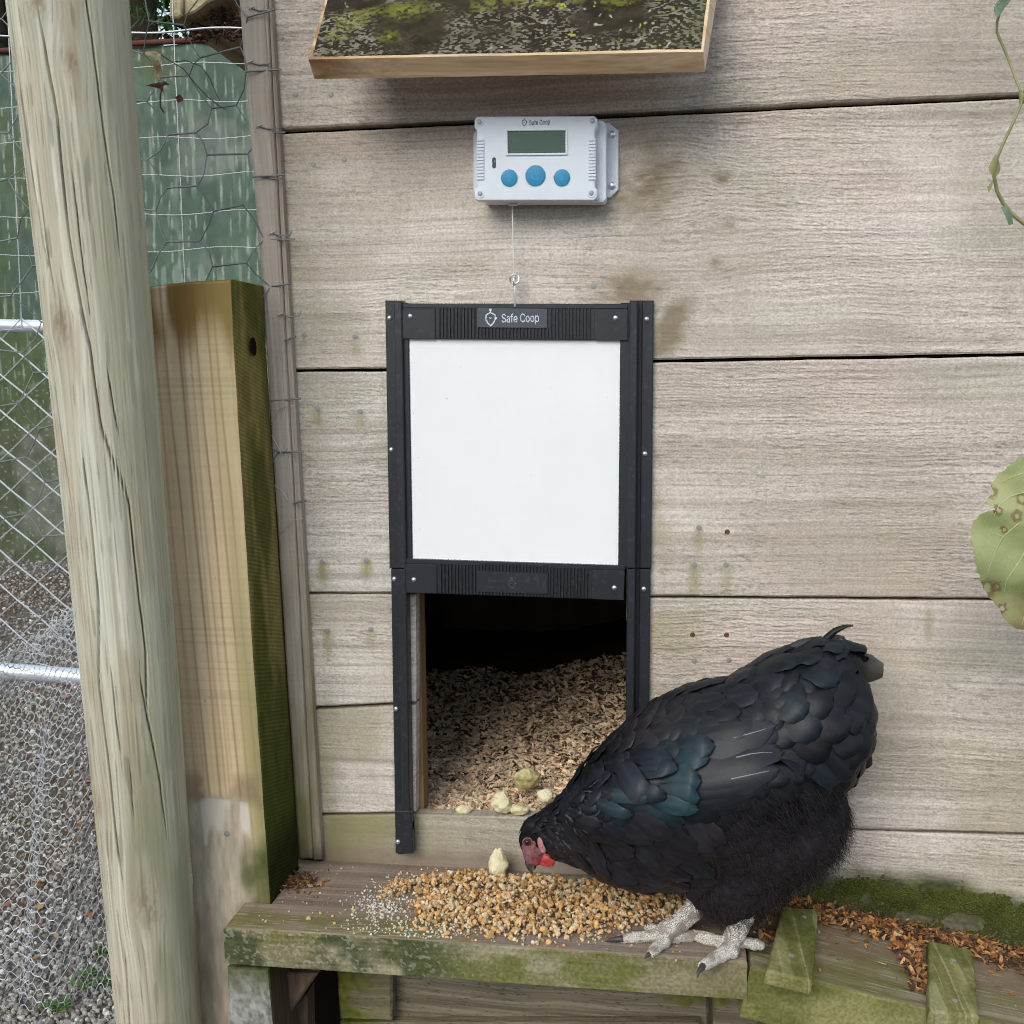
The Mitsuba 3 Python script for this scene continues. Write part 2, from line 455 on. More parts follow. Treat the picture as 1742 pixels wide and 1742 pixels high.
def square_extra(p, n, col, rings, streak, w):
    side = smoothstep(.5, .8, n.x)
    top = smoothstep(.5, .8, n.z)
    hz = p.z
    s_ = (p.x - _sp) + .055 * (p.z - .99)
    wa, wb = .006 * (noise(p.z * 3.2, 4.0) - .5), .003 * (noise(p.z * 7.1, 9.0) - .5)
    wc, wd = .5 + .8 * noise(p.z * 9, 2.0), .5 + .8 * noise(p.z * 11, 8.0)
    for n_, (o_, k_) in enumerate(((-.027, .20), (-.013, .34), (.003, .42), (.009, .18), (.016, .24), (.027, .40), (.040, .34), (.051, .30))):
        col = mix(col, mi.Color3f(.27, .135, .05), 1.5 * k_ * gauss(s_ - o_ - (wa + wb if n_ % 2 else wa - wb), .0012 + .0010 * k_) * (wc if n_ % 2 else wd) * (1 - side))
    col = col * (1 - .10 * smoothstep(.55, .75, noise(p.z * 330, p.x * 6)) * smoothstep(.4, .6, noise(p.z * 14, 3.0)))
    # warm brown at the top corners, greenish right edge, moss low down
    tb = smoothstep(1.035, 1.095, hz + .05 * (fbm(p.x * 60, 3.0) - .5)) * smoothstep(.18, .42, fbm(p.x * 30, p.z * 9)) * (1 - side)
    col = mix(col, mi.Color3f(.22, .125, .030), tb * .92)
    s = (p.x - _sp) - (-.055) * (p.z - .99)
    col = mix(col, mi.Color3f(.25, .23, .10), smoothstep(.022, .052, s) * (1 - side) * (.35 + .5 * smoothstep(.9, .5, hz)))
    dk = smoothstep(.510, .498, hz + .06 * (p.x - _sp)) * (1 - side) * smoothstep(.045, .02, s)
    col = mix(col, mi.Color3f(.45, .385, .31) * (.65 + .7 * fbm(p.x * 210, p.z * 45)), dk * .85)
    # a pale rectangle where a plate was once nailed
    pl = smoothstep(.436, .440, hz + .06 * (p.x - _sp)) * smoothstep(.502, .498, hz + .06 * (p.x - _sp)) * smoothstep(-.028, -.024, s) * smoothstep(.038, .034, s) * (1 - side)
    col = mix(col, mi.Color3f(.62, .565, .49), pl * smoothstep(.25, .55, noise(p.x * 90, p.z * 25)) * .85)
    gap = smoothstep(.545, .515, hz) * smoothstep(.48, .505, hz) * (1 - side) * smoothstep(.35, .6, fbm(p.x * 25, p.z * 25))
    col = mix(col, mi.Color3f(.17, .115, .075), gap * .55)
    low = smoothstep(.455, .425, hz + .05 * (fbm(p.x * 25, p.z * 14) - .5)) * smoothstep(.005, .035, s + .03 * (fbm(p.x * 40, p.z * 22 + 4) - .5)) * smoothstep(.33, .37, hz)
    col = mix(col, mi.Color3f(.075, .085, .03), low * .95 * (.55 + .6 * fbm(p.x * 50, p.z * 50)))
    # right face: rough sawn, dark green, fine ribs of the saw
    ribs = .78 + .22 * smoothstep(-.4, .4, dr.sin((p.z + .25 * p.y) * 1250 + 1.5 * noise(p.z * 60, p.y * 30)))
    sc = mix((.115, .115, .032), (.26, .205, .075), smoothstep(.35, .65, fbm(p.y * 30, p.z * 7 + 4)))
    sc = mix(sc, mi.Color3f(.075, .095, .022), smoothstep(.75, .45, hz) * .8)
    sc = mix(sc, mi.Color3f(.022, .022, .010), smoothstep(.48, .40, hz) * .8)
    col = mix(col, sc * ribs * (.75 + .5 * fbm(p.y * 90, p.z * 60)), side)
    return mix(col, mi.Color3f(.10, .085, .02), top * .8)


_sc, _sb = vertical_wood((.575, .42, .25), (.70, .565, .375), extra=square_extra, lean=-.055, scale=.62, sawk=.08, streakk=.18)


def square_bump(p, n, uv):
    side = smoothstep(.5, .8, n.x)
    return _sb(p, n, uv) * (1 - .5 * side) + side * 1.1 * smoothstep(-.4, .4, dr.sin((p.z + .25 * p.y) * 1250 + 1.5 * noise(p.z * 60, p.y * 30)))


bs('square_post_wood', _sc, .8, .25, square_bump, .0007, .0006)

ledge_y = -.197
LZ = .368
_lx0, _lx1 = G(480, 1500, LZ)[0], G(1275, 1600, LZ)[0]


def ledge_extra(p, n, col, rings, streak, w):
    front = smoothstep(.5, .8, -n.y)
    top = smoothstep(.6, .85, n.z)
    # the top is worn brown, greener near its front edge and at its left end
    g = smoothstep(-.125, -.172, p.y + .03 * (fbm(p.x * 20, p.y * 20) - .5)) * smoothstep(-.16, -.30, p.x) + smoothstep(.25, .33, p.x) * .4
    g = dr.clip(g, 0, 1) * smoothstep(.25, .6, fbm(p.x * 25, p.y * 60, p.z * 20))
    tc = mix(col, mi.Color3f(.155, .14, .045), g * .8)
    tc = mix(tc, mi.Color3f(.40, .36, .22), smoothstep(.72, .85, noise(p.x * 60, w * 600)) * g * .7)
    # the front edge: green-grey with moss towards the left end
    f = fbm(p.x * 9 + 3, p.z * 16, 7.0)
    fc = mix((.205, .175, .10), (.30, .265, .17), smoothstep(.3, .7, f))
    fc = mix(fc, mi.Color3f(.13, .135, .035), smoothstep(.38, .62, fbm(p.x * 14, p.z * 30, 3.0)) * .85)
    lf = smoothstep(-.15, -.32, p.x)
    fc = mix(fc, mi.Color3f(.055, .065, .03), lf * smoothstep(.3, .62, fbm(p.x * 28, p.z * 32, 2.0)) * .9)
    fc = mix(fc, mi.Color3f(.36, .37, .28), smoothstep(.60, .72, .5 * noise(p.x * 190, p.z * 190, 4) + .5 * noise(p.x * 420 + p.z * 200, p.z * 420, 4)) * (.08 + .26 * lf))
    fc = fc * (.75 + .5 * noise(p.x * 420, p.z * 420)) * (.9 + .2 * streak)
    col = mix(tc, fc, front)
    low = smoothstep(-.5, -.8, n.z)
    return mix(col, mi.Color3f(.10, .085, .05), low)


_lc, _lb = horizontal_wood((.185, .135, .105), (.315, .245, .195), extra=ledge_extra)
bs('ledge_wood', _lc, .8, .25, lambda p, n, uv: .9 * noise((p.y - p.z) * 430, p.x * 12) + .5 * noise(p.x * 350, p.z * 350, p.y * 350), .0008, .0008)


def ramp_extra(p, n, col, rings, streak, w):
    front = smoothstep(.5, .8, -n.y)
    g = smoothstep(.25, .6, fbm(p.x * 14, p.y * 30, 3.0))
    tc = mix(col, mi.Color3f(.13, .125, .035), g * .62)
    tc = mix(tc, mi.Color3f(.20, .135, .095), smoothstep(-.14, -.10, p.y + .03 * (fbm(p.x * 12, p.y * 15) - .5)) * .7)
    tc = mix(tc, mi.Color3f(.36, .34, .26), smoothstep(.74, .86, noise(p.x * 45, w * 560)) * .5)
    fc = mix((.14, .14, .045), (.25, .235, .10), smoothstep(.35, .7, fbm(p.x * 12, p.z * 20, 6.0)))
    fc = fc * (.75 + .5 * noise(p.x * 420, p.z * 420))
    return mix(tc, fc, front)


_rc, _rb = horizontal_wood((.19, .155, .10), (.30, .255, .175), extra=ramp_extra, slope=.19)
bs('ramp_wood', _rc, .8, .25, lambda p, n, uv: noise((p.y - p.z) * 430, p.x * 12) + .5 * noise(p.x * 350, p.z * 350, p.y * 350), .0008, .0008)


def cleat_color(p, n, uv):
    sd = dr.floor(uv.x)
    rings, streak, fleck, saw, kn, w = grain(p.y * 1.0 + p.z * .4, p.x * .9 + sd, p.z * .2, sd)
    col = mix((.15, .145, .05), (.27, .245, .11), smoothstep(.2, .8, rings))
    col = mix(col, mi.Color3f(.36, .34, .20), smoothstep(.66, .8, noise(w * 330, p.y * 9, sd)) * .55)
    col = mix(col, mi.Color3f(.085, .095, .022), smoothstep(.4, .7, fbm(p.x * 30, p.y * 22, sd)) * .6)
    return col * (.75 + .5 * noise(p.x * 420, p.y * 300, p.z * 400))


bs('cleat_wood', cleat_color, .8, .25, lambda p, n, uv: noise(p.x * 480, p.y * 18, p.z * 60), .0010, .0008)


def leg_color(p, n, uv):
    rings, streak, fleck, saw, kn, w = grain(p.z, p.x + p.y, p.y * .2, 3)
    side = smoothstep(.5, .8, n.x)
    f = fbm(p.x * 260 + p.z * 60, p.z * 170, p.y * 250)
    col = mix((.13, .125, .105), (.40, .39, .36), smoothstep(.3, .75, .5 * f + .5 * fbm(p.x * 40, p.z * 30, p.y * 30)))
    g = smoothstep(.262, .318, p.z + .03 * (fbm(p.x * 50, p.z * 30) - .5))
    col = mix(col, mi.Color3f(.07, .085, .02), g * .85)
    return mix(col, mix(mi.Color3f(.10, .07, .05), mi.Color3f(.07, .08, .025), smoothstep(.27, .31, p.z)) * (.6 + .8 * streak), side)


bs('leg_wood', leg_color, .85, .2, lambda p, n, uv: noise(p.x * 400, p.z * 140, p.y * 300), .0009, .0008)


def under_color(p, n, uv):
    sd = dr.floor(uv.x)
    rings, streak, fleck, saw, kn, w = grain(p.x, p.z, p.y, sd)
    col = mix((.15, .125, .085), (.27, .23, .165), smoothstep(.2, .8, rings)) * (.7 + .6 * streak)
    col = col * (1 - .5 * smoothstep(.65, .85, fleck))
    m = gauss(p.x - _x(615, 1700), .04) + smoothstep(_x(1060, 1700), _x(1160, 1700), p.x) * .8
    return mix(col, mix((.08, .09, .015), (.19, .19, .03), noise(p.x * 160, p.z * 160)), dr.clip(m, 0, 1) * smoothstep(.3, .5, fbm(p.x * 30, p.z * 30)) * .9)


bs('under_wood', under_color, .85, .2, lambda p, n, uv: noise(p.x * 14, p.z * 430, p.y * 300) + noise(p.x * 300, p.z * 500), .0010, .0008)
bs('brown_wood', lambda p, n, uv: mix((.085, .055, .038), (.17, .12, .085), fbm(p.x * 60 + p.y * 50, p.z * 18)) * (.7 + .6 * noise(p.x * 300, p.z * 60, p.y * 300)), .85, .2)
bs('inner_wood', lambda p, n, uv: mix((.10, .065, .035), (.17, .115, .065), fbm(p.x * 40 + p.y * 60, p.z * 12)), .9, .1)
bs('jamb_wood', lambda p, n, uv: mix((.20, .12, .06), (.34, .22, .12), fbm(p.x * 90 + p.y * 160, p.z * 9)) * (.8 + .4 * noise(p.y * 600, p.z * 20)), .8, .2)
# ---------------------------------------------------------------- the coop: planks, corner board, dark inside
coop = thing('chicken_coop', 'weathered grey plank coop wall with a square pop hole behind the hen', 'chicken coop')
WT = .022
OPL, OPR = 707, 1066
planks = [
    [(425, -620), (2300, -700), (2300, 132), (475, 219)],
    [(472, 228), (2300, 141), (2300, 590), (1064, 612.5), (709, 626), (498, 628)],
    [(495, 633), (705, 632), (OPL, 1008), (515, 1008)],
    [(1064, 618), (2300, 596), (2300, 1022), (OPR, 1013)],
    [(517, 1012), (OPL, 1012), (OPL, 1194), (528, 1203)],
    [(528, 1209), (OPL, 1200), (OPL, 1382), (541, 1384)],
    [(542, 1388), (705, 1386), (886, 1391), (1174, 1397), (1176, 1600), (560, 1620)],
    [(OPR, 1018), (2300, 1027), (2300, 1432), (1300, 1407), (1176, 1406), (OPR, 1394)],
    [(1179, 1411), (1450, 1414), (2300, 1440), (2300, 2000), (1183, 1800)],
]
for i, pp in enumerate(planks):
    m = board(pp, 0.0, WT, .0022, .0009, .012, i)
    part(coop, 'plank', m, 'weathered_plank', 40, None) if False else None
    k = partkey(coop, 'plank')
    scene[k] = mikit.ply(m, 'weathered_plank', smooth=False, uv=ruv(m, i + 1))
bs('nail_steel', (.27, .265, .26), .6, .4, metallic=.3)
bs('nail_rust', lambda p, n, uv: mix((.08, .035, .02), (.20, .10, .06), noise(p.x * 700, p.z * 700)), .9, .2)
for (a, b, r), c in zip(NAILS, NAIL_P):
    m = disc([c[0], -.0002, c[2]], .0034 if not r else .0032, .0004, .0003)
    part(coop, 'rusty_nail' if r else 'nail', m, 'nail_rust' if r else 'nail_steel', 30)
# the corner board and its thin outer lip
m = board([(401, -60), (449, -60), (528, 1460), (508, 1463), (506, 1440)][:2] + [(530, 1462), (508, 1463), (444, 470)], -.022, .021, .003, .0008, .02, 3)
part(coop, 'corner_board', m, 'batten_wood', False, ruv(m, 2), label='leaning timber corner board, green low down')
m = board([(452, -60), (457, -60), (547, 1464), (532, 1464)], -.014, .0135, .002, .0006, .02, 4)
part(coop, 'corner_strip', m, 'batten_wood', False, ruv(m, 5))
# behind the boards: side walls, roof and back, so that the inside is dark
x0, x1, yb, z0, z1 = P(470, 600)[0] - .0, 1.25, 1.0, .02, 1.75
zs = P(800, 1388)[2]
part(coop, 'side_wall', box((x0 - .02, WT + .001, z0), (x0, yb, z1)), 'inner_wood')
part(coop, 'side_wall', box((x1, WT + .001, z0), (x1 + .02, yb, z1)), 'inner_wood')
part(coop, 'back_wall', box((x0 - .02, yb + .001, z0), (x1 + .02, yb + .021, z1)), 'inner_wood')
part(coop, 'roof', box((x0 - .04, -.05, z1 + .001), (x1 + .04, yb + .05, z1 + .03)), 'inner_wood')
part(coop, 'floor', box((x0 + .001, WT + .03, zs - .05), (x1 - .001, yb - .001, zs - .02)), 'inner_wood')
# the stud beside the pop hole, seen behind the cut ends of the planks
jx = P(OPL, 1200)[0]
m = box((jx - .055, WT + .001, zs - .02), (jx + .003, WT + .030, P(800, 700)[2]))
part(coop, 'stud', m, 'jamb_wood')
m = box((P(OPR, 1200)[0] + .004, WT + .001, zs - .02), (P(OPR, 1200)[0] + .05, WT + .03, P(800, 700)[2]))
part(coop, 'stud', m, 'jamb_wood')
# lining behind the joints, so that they read as dark gaps
bs('lining_dark', (.035, .028, .022), .9, .1)
m = box((x0 + .002, WT + .001, P(600, 640)[2]), (x1 - .002, WT + .012, z1 - .01))
part(coop, 'lining', m, 'lining_dark')
for a, b in ((x0 + .002, jx - .058), (P(OPR, 1200)[0] + .052, x1 - .002)):
    part(coop, 'lining', box((a, WT + .001, .1), (b, WT + .012, P(600, 640)[2] - .002)), 'lining_dark')
part(coop, 'lining', box((jx - .05, WT + .001, .1), (P(OPR, 1200)[0] + .05, WT + .012, zs - .022)), 'inner_wood')
# under the ledge: boards of the base
for i, (pp, yf) in enumerate([([(572, 1652), (668, 1656), (666, 1738), (578, 1735)], -.055), ([(590, 1500), (1205, 1500), (1205, 1780), (600, 1780)], -.030),
                              ([(1212, 1640), (1292, 1640), (1292, 1800), (1214, 1800)], -.075), ([(578, 1741), (1190, 1741), (1190, 1960), (590, 1960)], -.047)]):
    m = board(pp, yf, .02, .003, .001, .015, 20 + i)
    k = partkey(coop, 'base_board')
    scene[k] = mikit.ply(m, 'under_wood', smooth=False, uv=ruv(m, i + 1))

# ---------------------------------------------------------------- the square post
sq = [(245, 488), (318, 479), (393, 475), (400, 620), (430, 1100), (458, 1500), (478, 1800), (498, 2080), (338, 2080), (326, 1500), (299, 1180), (258, 660)]
m = board(sq, -.128, .104, .0035, .0008, .02, 8, 2)
sp = thing('square_post', 'square sawn timber post with brown stained top beside the coop corner', 'post')
part(sp, 'timber', m, 'square_post_wood', False, ruv(m, 3))
bs('hole_dark', (.012, .010, .008), .95, .1)
c = P(430, 590, -.07)
xr = P(402, 590, -.128)[0]
m = disc([xr + .0006, -.075, c[2]], .009, .0005, .0, 14, (1, 0, 0.06))
m.vertices[:, 2] = (m.vertices[:, 2] - c[2]) * 1.25 + c[2]
part(sp, 'knot_hole', m, 'hole_dark', False)
c = P(386, 1418, -.128)
part(sp, 'nail', disc([c[0], -.1284, c[2]], .0035, .0008, .0006), 'nail_steel', 30)

# ---------------------------------------------------------------- the round post
def pole():
    # left and right outline in the photograph
    py = np.array([-500, 0, 600, 1200, 1742, 2300.0])
    L = np.interp(py, [0, 600, 1200, 1742], [22, 90, 151, 207])
    R = np.interp(py, [0, 600, 1200, 1742], [210, 254, 300, 336])
    L[0], R[0], L[-1], R[-1] = -36, 176, 262, 371
    ydep = np.interp(py, [-500, 0, 1742, 2300], [-.262, -.242, -.172, -.15])
    C = np.array([P((a + b) / 2, q, d) for a, b, q, d in zip(L, R, py, ydep)])
    rad = np.array([np.linalg.norm(P(b, q, d) - P(a, q, d)) / 2 for a, b, q, d in zip(L, R, py, ydep)]) * .99
    n = 170
    q = np.linspace(-500, 2300, n)
    cx = np.stack([np.interp(q, py, C[:, k]) for k in range(3)], 1)
    rr = np.interp(q, py, rad)
    front = np.linspace(-1.75, 1.75, 300)
    back = np.linspace(1.75, 2 * np.pi - 1.75, 40)[1:-1]
    th = np.r_[front, back]                    # 0 faces the camera (-y), + is right
    cracks = [([(52, 0), (74, 134), (103, 341), (120, 434), (148, 532)], .0016), ([(182, -40), (182, 0), (200, 165), (220, 345), (230, 455)], .0016), ([(119, 41), (148, 213), (162, 389), (179, 499), (197, 600), (212, 720), (248, 834), (256, 927), (272, 1082), (277, 1210)], .0019),
              ([(124, 590), (134, 686), (151, 793), (166, 880)], .0013), ([(181, 740), (196, 865), (208, 1000), (207, 1142), (224, 1287), (234, 1400), (248, 1486)], .0016), ([(227, 1100), (236, 1200), (246, 1290)], .0010),
              ([(266, 1100), (269, 1142), (293, 1307), (303, 1410)], .0014), ([(215, 600), (228, 690), (240, 760)], .0010), ([(188, 1210), (195, 1250), (205, 1285)], .0022), ([(195, 1480), (210, 1560), (222, 1640)], .0010),
              ([(110, 290), (125, 420), (140, 520)], .0007), ([(170, 300), (185, 450), (198, 560)], .0007), ([(255, 1260), (262, 1370)], .0008), ([(150, 950), (160, 1060)], .0007), ([(245, 1560), (252, 1700), (262, 1800)], .0012)]
    dep = np.zeros((n, len(th)))
    for pts, w in cracks:
        a = np.array(pts, float)
        yy = q
        ok = (yy >= a[0, 1]) & (yy <= a[-1, 1])
        xx = np.interp(yy, a[:, 1], a[:, 0]) + 1.5 * (meshkit.fbm(np.c_[yy * .03, yy * 0 + pts[0][0], yy * 0], 2) - .5)
        lf, rg = np.interp(yy, py, L), np.interp(yy, py, R)
        fr = np.clip((xx - lf) / (rg - lf) * 2 - 1, -.98, .98)
        tc = np.arcsin(fr)
        end = np.minimum((yy - a[0, 1]) / 60, (a[-1, 1] - yy) / 60).clip(.15, 1)
        d = np.abs(th[None] - tc[:, None]) * rr[:, None]
        g = np.exp(-(d / (w * end[:, None] * .42)) ** 2) * .0062 * ok[:, None] * end[:, None]
        dep = np.maximum(dep, g)
    S, TH = np.meshgrid(np.arange(n) * .009, th, indexing='ij')
    nz = meshkit.fbm(np.stack([np.cos(TH) * 2.2, np.sin(TH) * 2.2, S * 3.2], -1), 3, 5) - .5
    fine = meshkit.fbm(np.stack([np.cos(TH) * 30, np.sin(TH) * 30, S * 7], -1), 2, 9) - .5
    r = rr[:, None] * (1 + .035 * nz + .010 * fine) - dep
    v = cx[:, None] + r[..., None] * np.stack([np.sin(TH), -np.cos(TH), TH * 0], -1)
    uv = np.stack([TH * .048, S, ], -1).reshape(-1, 2)
    m_ = len(th)
    i, j = np.meshgrid(np.arange(n - 1), np.arange(m_), indexing='ij')
    a0, a1 = i * m_ + j, i * m_ + (j + 1) % m_
    f = np.vstack([np.stack([a0, a1 + m_, a1], -1).reshape(-1, 3), np.stack([a0, a0 + m_, a1 + m_], -1).reshape(-1, 3)])
    col = (dep / .0062).reshape(-1)
    return trimesh.Trimesh(v.reshape(-1, 3), f, process=False), uv, np.repeat(col[:, None], 3, 1), cx, rr


def pole_color(p, n, uv):
    # uv: across (m), along (m); 0 at py -500, 1.512 at py 2300 -> py = -500 + v * 1852
    a, b = uv.y, uv.x
    kk = [(.289, .0, .011), (.340, .022, .008), (.572, -.012, .016), (1.085, .022, .018), (1.0, -.03, .010)]
    w = b + .006 * (noise(a * 2.5, b * 10) - .5)
    kn = mi.Float(0)
    for ka, kb, ks in kk:
        g = gauss(a - ka, ks * 2.4) * gauss(b - kb, ks * 1.5)
        w = w - (b - kb) * g * .5
        kn = dr.maximum(kn, gauss(a - ka, ks * 1.3) * gauss(b - kb, ks * .85))
    rings = noise(w * 190, a * 1.4)
    streak = noise(w * 620, a * 16)
    col = mix((.42, .375, .28), (.585, .55, .445), smoothstep(.2, .8, .5 * rings + .5 * fbm(a * 5, b * 22)))
    col = mix(col, mi.Color3f(.50, .49, .40), smoothstep(.45, .7, fbm(a * 4 + 3, b * 12)) * .5)
    col = mix(col, mi.Color3f(.37, .275, .18), smoothstep(.58, .76, fbm(a * 9 + 8, b * 45)) * .55)
    col = mix(col, mi.Color3f(.44, .32, .21), smoothstep(1.05, 1.25, a) * .4)
    col = col * (.82 + .36 * streak) * (1 - .3 * smoothstep(.68, .85, noise(w * 430, a * 30 + 9)))
    gr = smoothstep(.85, 1.08, a) * smoothstep(-.01, .03, b) * smoothstep(.3, .6, fbm(a * 10, b * 30 + 2)) * smoothstep(1.28, 1.08, a)
    col = mix(col, mi.Color3f(.20, .20, .10), gr * .75)
    col = mix(col, mi.Color3f(.36, .36, .24), smoothstep(.015, .05, b) * .5)
    col = mix(col, mi.Color3f(.23, .165, .10), kn * (.35 + .4 * smoothstep(.35, .65, noise(b * 500 + a * 90, a * 200))))
    return col


def pole_bump(p, n, uv):
    w = uv.x + .006 * (noise(uv.y * 2.5, uv.x * 10) - .5)
    return noise(w * 190, uv.y * 1.4) + .5 * noise(w * 620, uv.y * 16)


bs('pole_wood', pole_color, .78, .25, pole_bump, .0006, .0006)
m, puv, pcol, POLE_C, POLE_R = pole()
solo('round_post', m, 'pole_wood', 'pale round timber post with long drying cracks, nearest the camera at left', 'post', True, puv)

# ---------------------------------------------------------------- ledge, its leg, the ramp with its cleats
lx0 = G(380, 1578, LZ)[0]
lx1 = G(1272, 1641, LZ)[0]
xin = P(480, 1500, -.10)[0]
_pf = pxpoly([(395, 1560), (478, 1560)], -.128)
ol = np.array([[lx0, ledge_y], [lx1, ledge_y], [lx1, -.0012], [P(506, 1463)[0], -.0012], [P(506, 1463)[0], -.0225], [P(448, 1500, -.128)[0] + .010, -.0225], [P(448, 1500, -.128)[0] + .010, -.1300], [lx0, -.1300]])
m = slab2(resample(ol, .012, .0006, 4), .045, .0030, 2)
m.apply_translation((0, 0, LZ - .045))
v = np.array(m.vertices)
led = thing('ledge', 'mossy plank ledge carrying the hen and the feed below the pop hole', 'ledge')
part(led, 'plank', m, 'ledge_wood', False, ruv(m, 1))
fr = P(385, 1650, ledge_y + .008)
lg = [(385, 1648), (456, 1650), (470, 1800), (480, 2000), (398, 2000), (391, 1800)]
m = board(lg, ledge_y + .010, .075, .004, .001, .012, 31, 2)
part(led, 'leg', m, 'leg_wood', False, label='short grey leg with moss at its top')
m = board([(462, 1655), (540, 1658), (482, 1742), (478, 1800), (462, 1800)], -.13, .03, .003, .0008, .02, 33)
part(led, 'brace', m, 'brown_wood')
m = board([(484, 1722), (522, 1690), (526, 1900), (490, 1900)], -.10, .03, .003, .0008, .02, 34)
part(led, 'brace', m, 'brown_wood')

SL = .185
rn = np.array([SL, 0, 1.0]) / math.hypot(SL, 1)
ru = np.array([1, 0, -SL]) / math.hypot(SL, 1)
ro = np.array([lx1 + .004, 0, LZ - .006])


def rampmat():
    return np.c_[ru, [0, 1, 0], rn]


def on_ramp(mesh):
    m = mesh.copy()
    m.vertices = m.vertices @ rampmat().T + ro
    return m


ramp = thing('ramp', 'mossy green ramp plank sloping down to the right of the hen', 'ramp')
m = slab2(resample([(0, ledge_y + .002), (1.1, ledge_y + .002), (1.1, -.0035), (0, -.0035)], .012, .0006, 6), .062, .0035, 2)
m.apply_translation((0, 0, -.062))
part(ramp, 'plank', on_ramp(m), 'ramp_wood', False, ruv(m, 4))


def rampuv(px, py, h):
    q = Q(px, py, ro + rn * h, rn) - ro
    return np.array([q @ ru, q[1]])


CH = .016
for i, c in enumerate([[(1331, 1541), (1393, 1546), (1383, 1669), (1304, 1650)], [(1580, 1599), (1654, 1615), (1666, 1729), (1581, 1719)]]):
    pts = np.array([rampuv(a, b, CH) for a, b in c])
    if i == 1:
        print('cleat', pts)
    m = slab2(resample(pts, .010, .0007, 40 + i), CH - .0005, .0028, 2)
    m.apply_translation((0, 0, .0005))
    part(ramp, 'cleat', on_ramp(m), 'cleat_wood', False, ruv(m, 2 + i))
for i in range(4):                       # further cleats down the ramp, beyond the picture
    m = slab2(resample(pts + [(.165 * (i + 1)), 0], .012, .0007, 50 + i), CH - .0005, .0028, 2)
    m.apply_translation((0, 0, .0005))
    part(ramp, 'cleat', on_ramp(m), 'cleat_wood', False, ruv(m, 6 + i))
for a, b in ((1346, 1625), (1368, 1560), (1624, 1702), (1622, 1634)):
    q = rampuv(a, b, CH)
    m = disc([q[0], q[1], CH], .0035, .0007, .0006, 12, (0, 0, 1))
    part(ramp, 'nail', on_ramp(m), 'nail_steel', 30)

# ---------------------------------------------------------------- the sloping board above (visor)
vu = np.array([0, .47, .883])
vu /= np.linalg.norm(vu)
vn = np.cross([1, 0, 0], vu)
vn = vn if vn[1] < 0 else -vn                # outward: towards the camera and up
vo = P(861, 95, -.135)
TH = .0245
tl, tr = Q(525, 101, vo, vn), Q(1197, 88, vo, vn)
tl2, tr2 = Q(553, 0, vo, vn), Q(1207.5, 0, vo, vn)
bo = vo - vn * TH
bl, br = Q(535, 135, bo, vn), Q(1199.5, 122.5, bo, vn)


def reach(a, b):          # along the board until the wall
    return a + (b - a) * ((-.001 - a[1]) / (b[1] - a[1]))


tlw, trw = reach(tl, tl2), reach(tr, tr2)
blw = bl + (tlw - tl) * ((-.001 - bl[1]) / (tlw - tl)[1]) + [.004, 0, 0]
brw = br + (trw - tr) * ((-.001 - br[1]) / (trw - tr)[1]) + [.008, 0, 0]


def loft(ringA, ringB, nu, nv, jitter=0.0, seed=0):
    """a six-sided board: two quads (near: tl tr br bl; far: the same), finely divided so that its edges can wander"""
    def quad(a, b, c, d, nu, nv):
        u, v = np.meshgrid(np.linspace(0, 1, nu), np.linspace(0, 1, nv))
        p = (a[None, None] * ((1 - u) * (1 - v))[..., None] + b * (u * (1 - v))[..., None] + c * (u * v)[..., None] + d * ((1 - u) * v)[..., None])
        i, j = np.meshgrid(np.arange(nv - 1), np.arange(nu - 1), indexing='ij')
        q = i * nu + j
        return trimesh.Trimesh(p.reshape(-1, 3), np.vstack([np.stack([q, q + 1, q + nu + 1], -1).reshape(-1, 3), np.stack([q, q + nu + 1, q + nu], -1).reshape(-1, 3)]), process=False)
    A, B = ringA, ringB
    ms = [quad(A[3], A[2], A[1], A[0], nu, 4), quad(B[0], B[1], B[2], B[3], nu, 4)[::1] if False else quad(B[0], B[1], B[2], B[3], nu, 4)]
    ms += [quad(A[0], A[1], B[1], B[0], nu, nv), quad(B[3], B[2], A[2], A[3], nu, nv), quad(A[3], A[0], B[0], B[3], 4, nv), quad(A[1], A[2], B[2], B[1], 4, nv)]
    m = cat(ms)
    m.merge_vertices(digits_vertex=6)
    if jitter:
        v = np.array(m.vertices)
        v += (np.stack([meshkit.fbm(v * 40 + s, 3, seed) for s in (0, 31, 67)], -1) - .5) * 2 * jitter
        m.vertices = v
    return m


vis = thing('roof_board', 'sloping rain board with dark lichen covered top above the controller', 'board')
m = loft([tl, tr, br, bl], [tlw, trw, brw, blw], 60, 30, .0006, 3)


def visor_color(p, n, uv):
    rings, streak, fleck, saw, kn, w = grain(p.x * 1.3, p.z + p.y * .3 + .35 * dr.maximum(-.30 - p.x, 0), p.y, 9, wob=.03)
    col = mix((.50, .33, .18), (.70, .53, .35), smoothstep(.2, .8, .6 * rings + .4 * fbm(p.x * 7, p.z * 50)))
    d = gauss(p.x - float(tl[0]), .055) * smoothstep(.3, .6, noise(p.x * 40 + p.z * 60, p.z * 30))
    col = mix(col, mi.Color3f(.24, .11, .045), d * .8)
    col = col * (.86 + .28 * streak)
    dark = smoothstep(.60, .85, noise(p.x * 22, p.z * 420 + p.x * 20)) * .22
    e = smoothstep(.35, .8, n.x)
    col = mix(col, mi.Color3f(.62, .52, .40), e * .5)
    return col * (1 - dark)


bs('visor_wood', visor_color, .7, .3)
part(vis, 'plank', m, 'visor_wood', False)
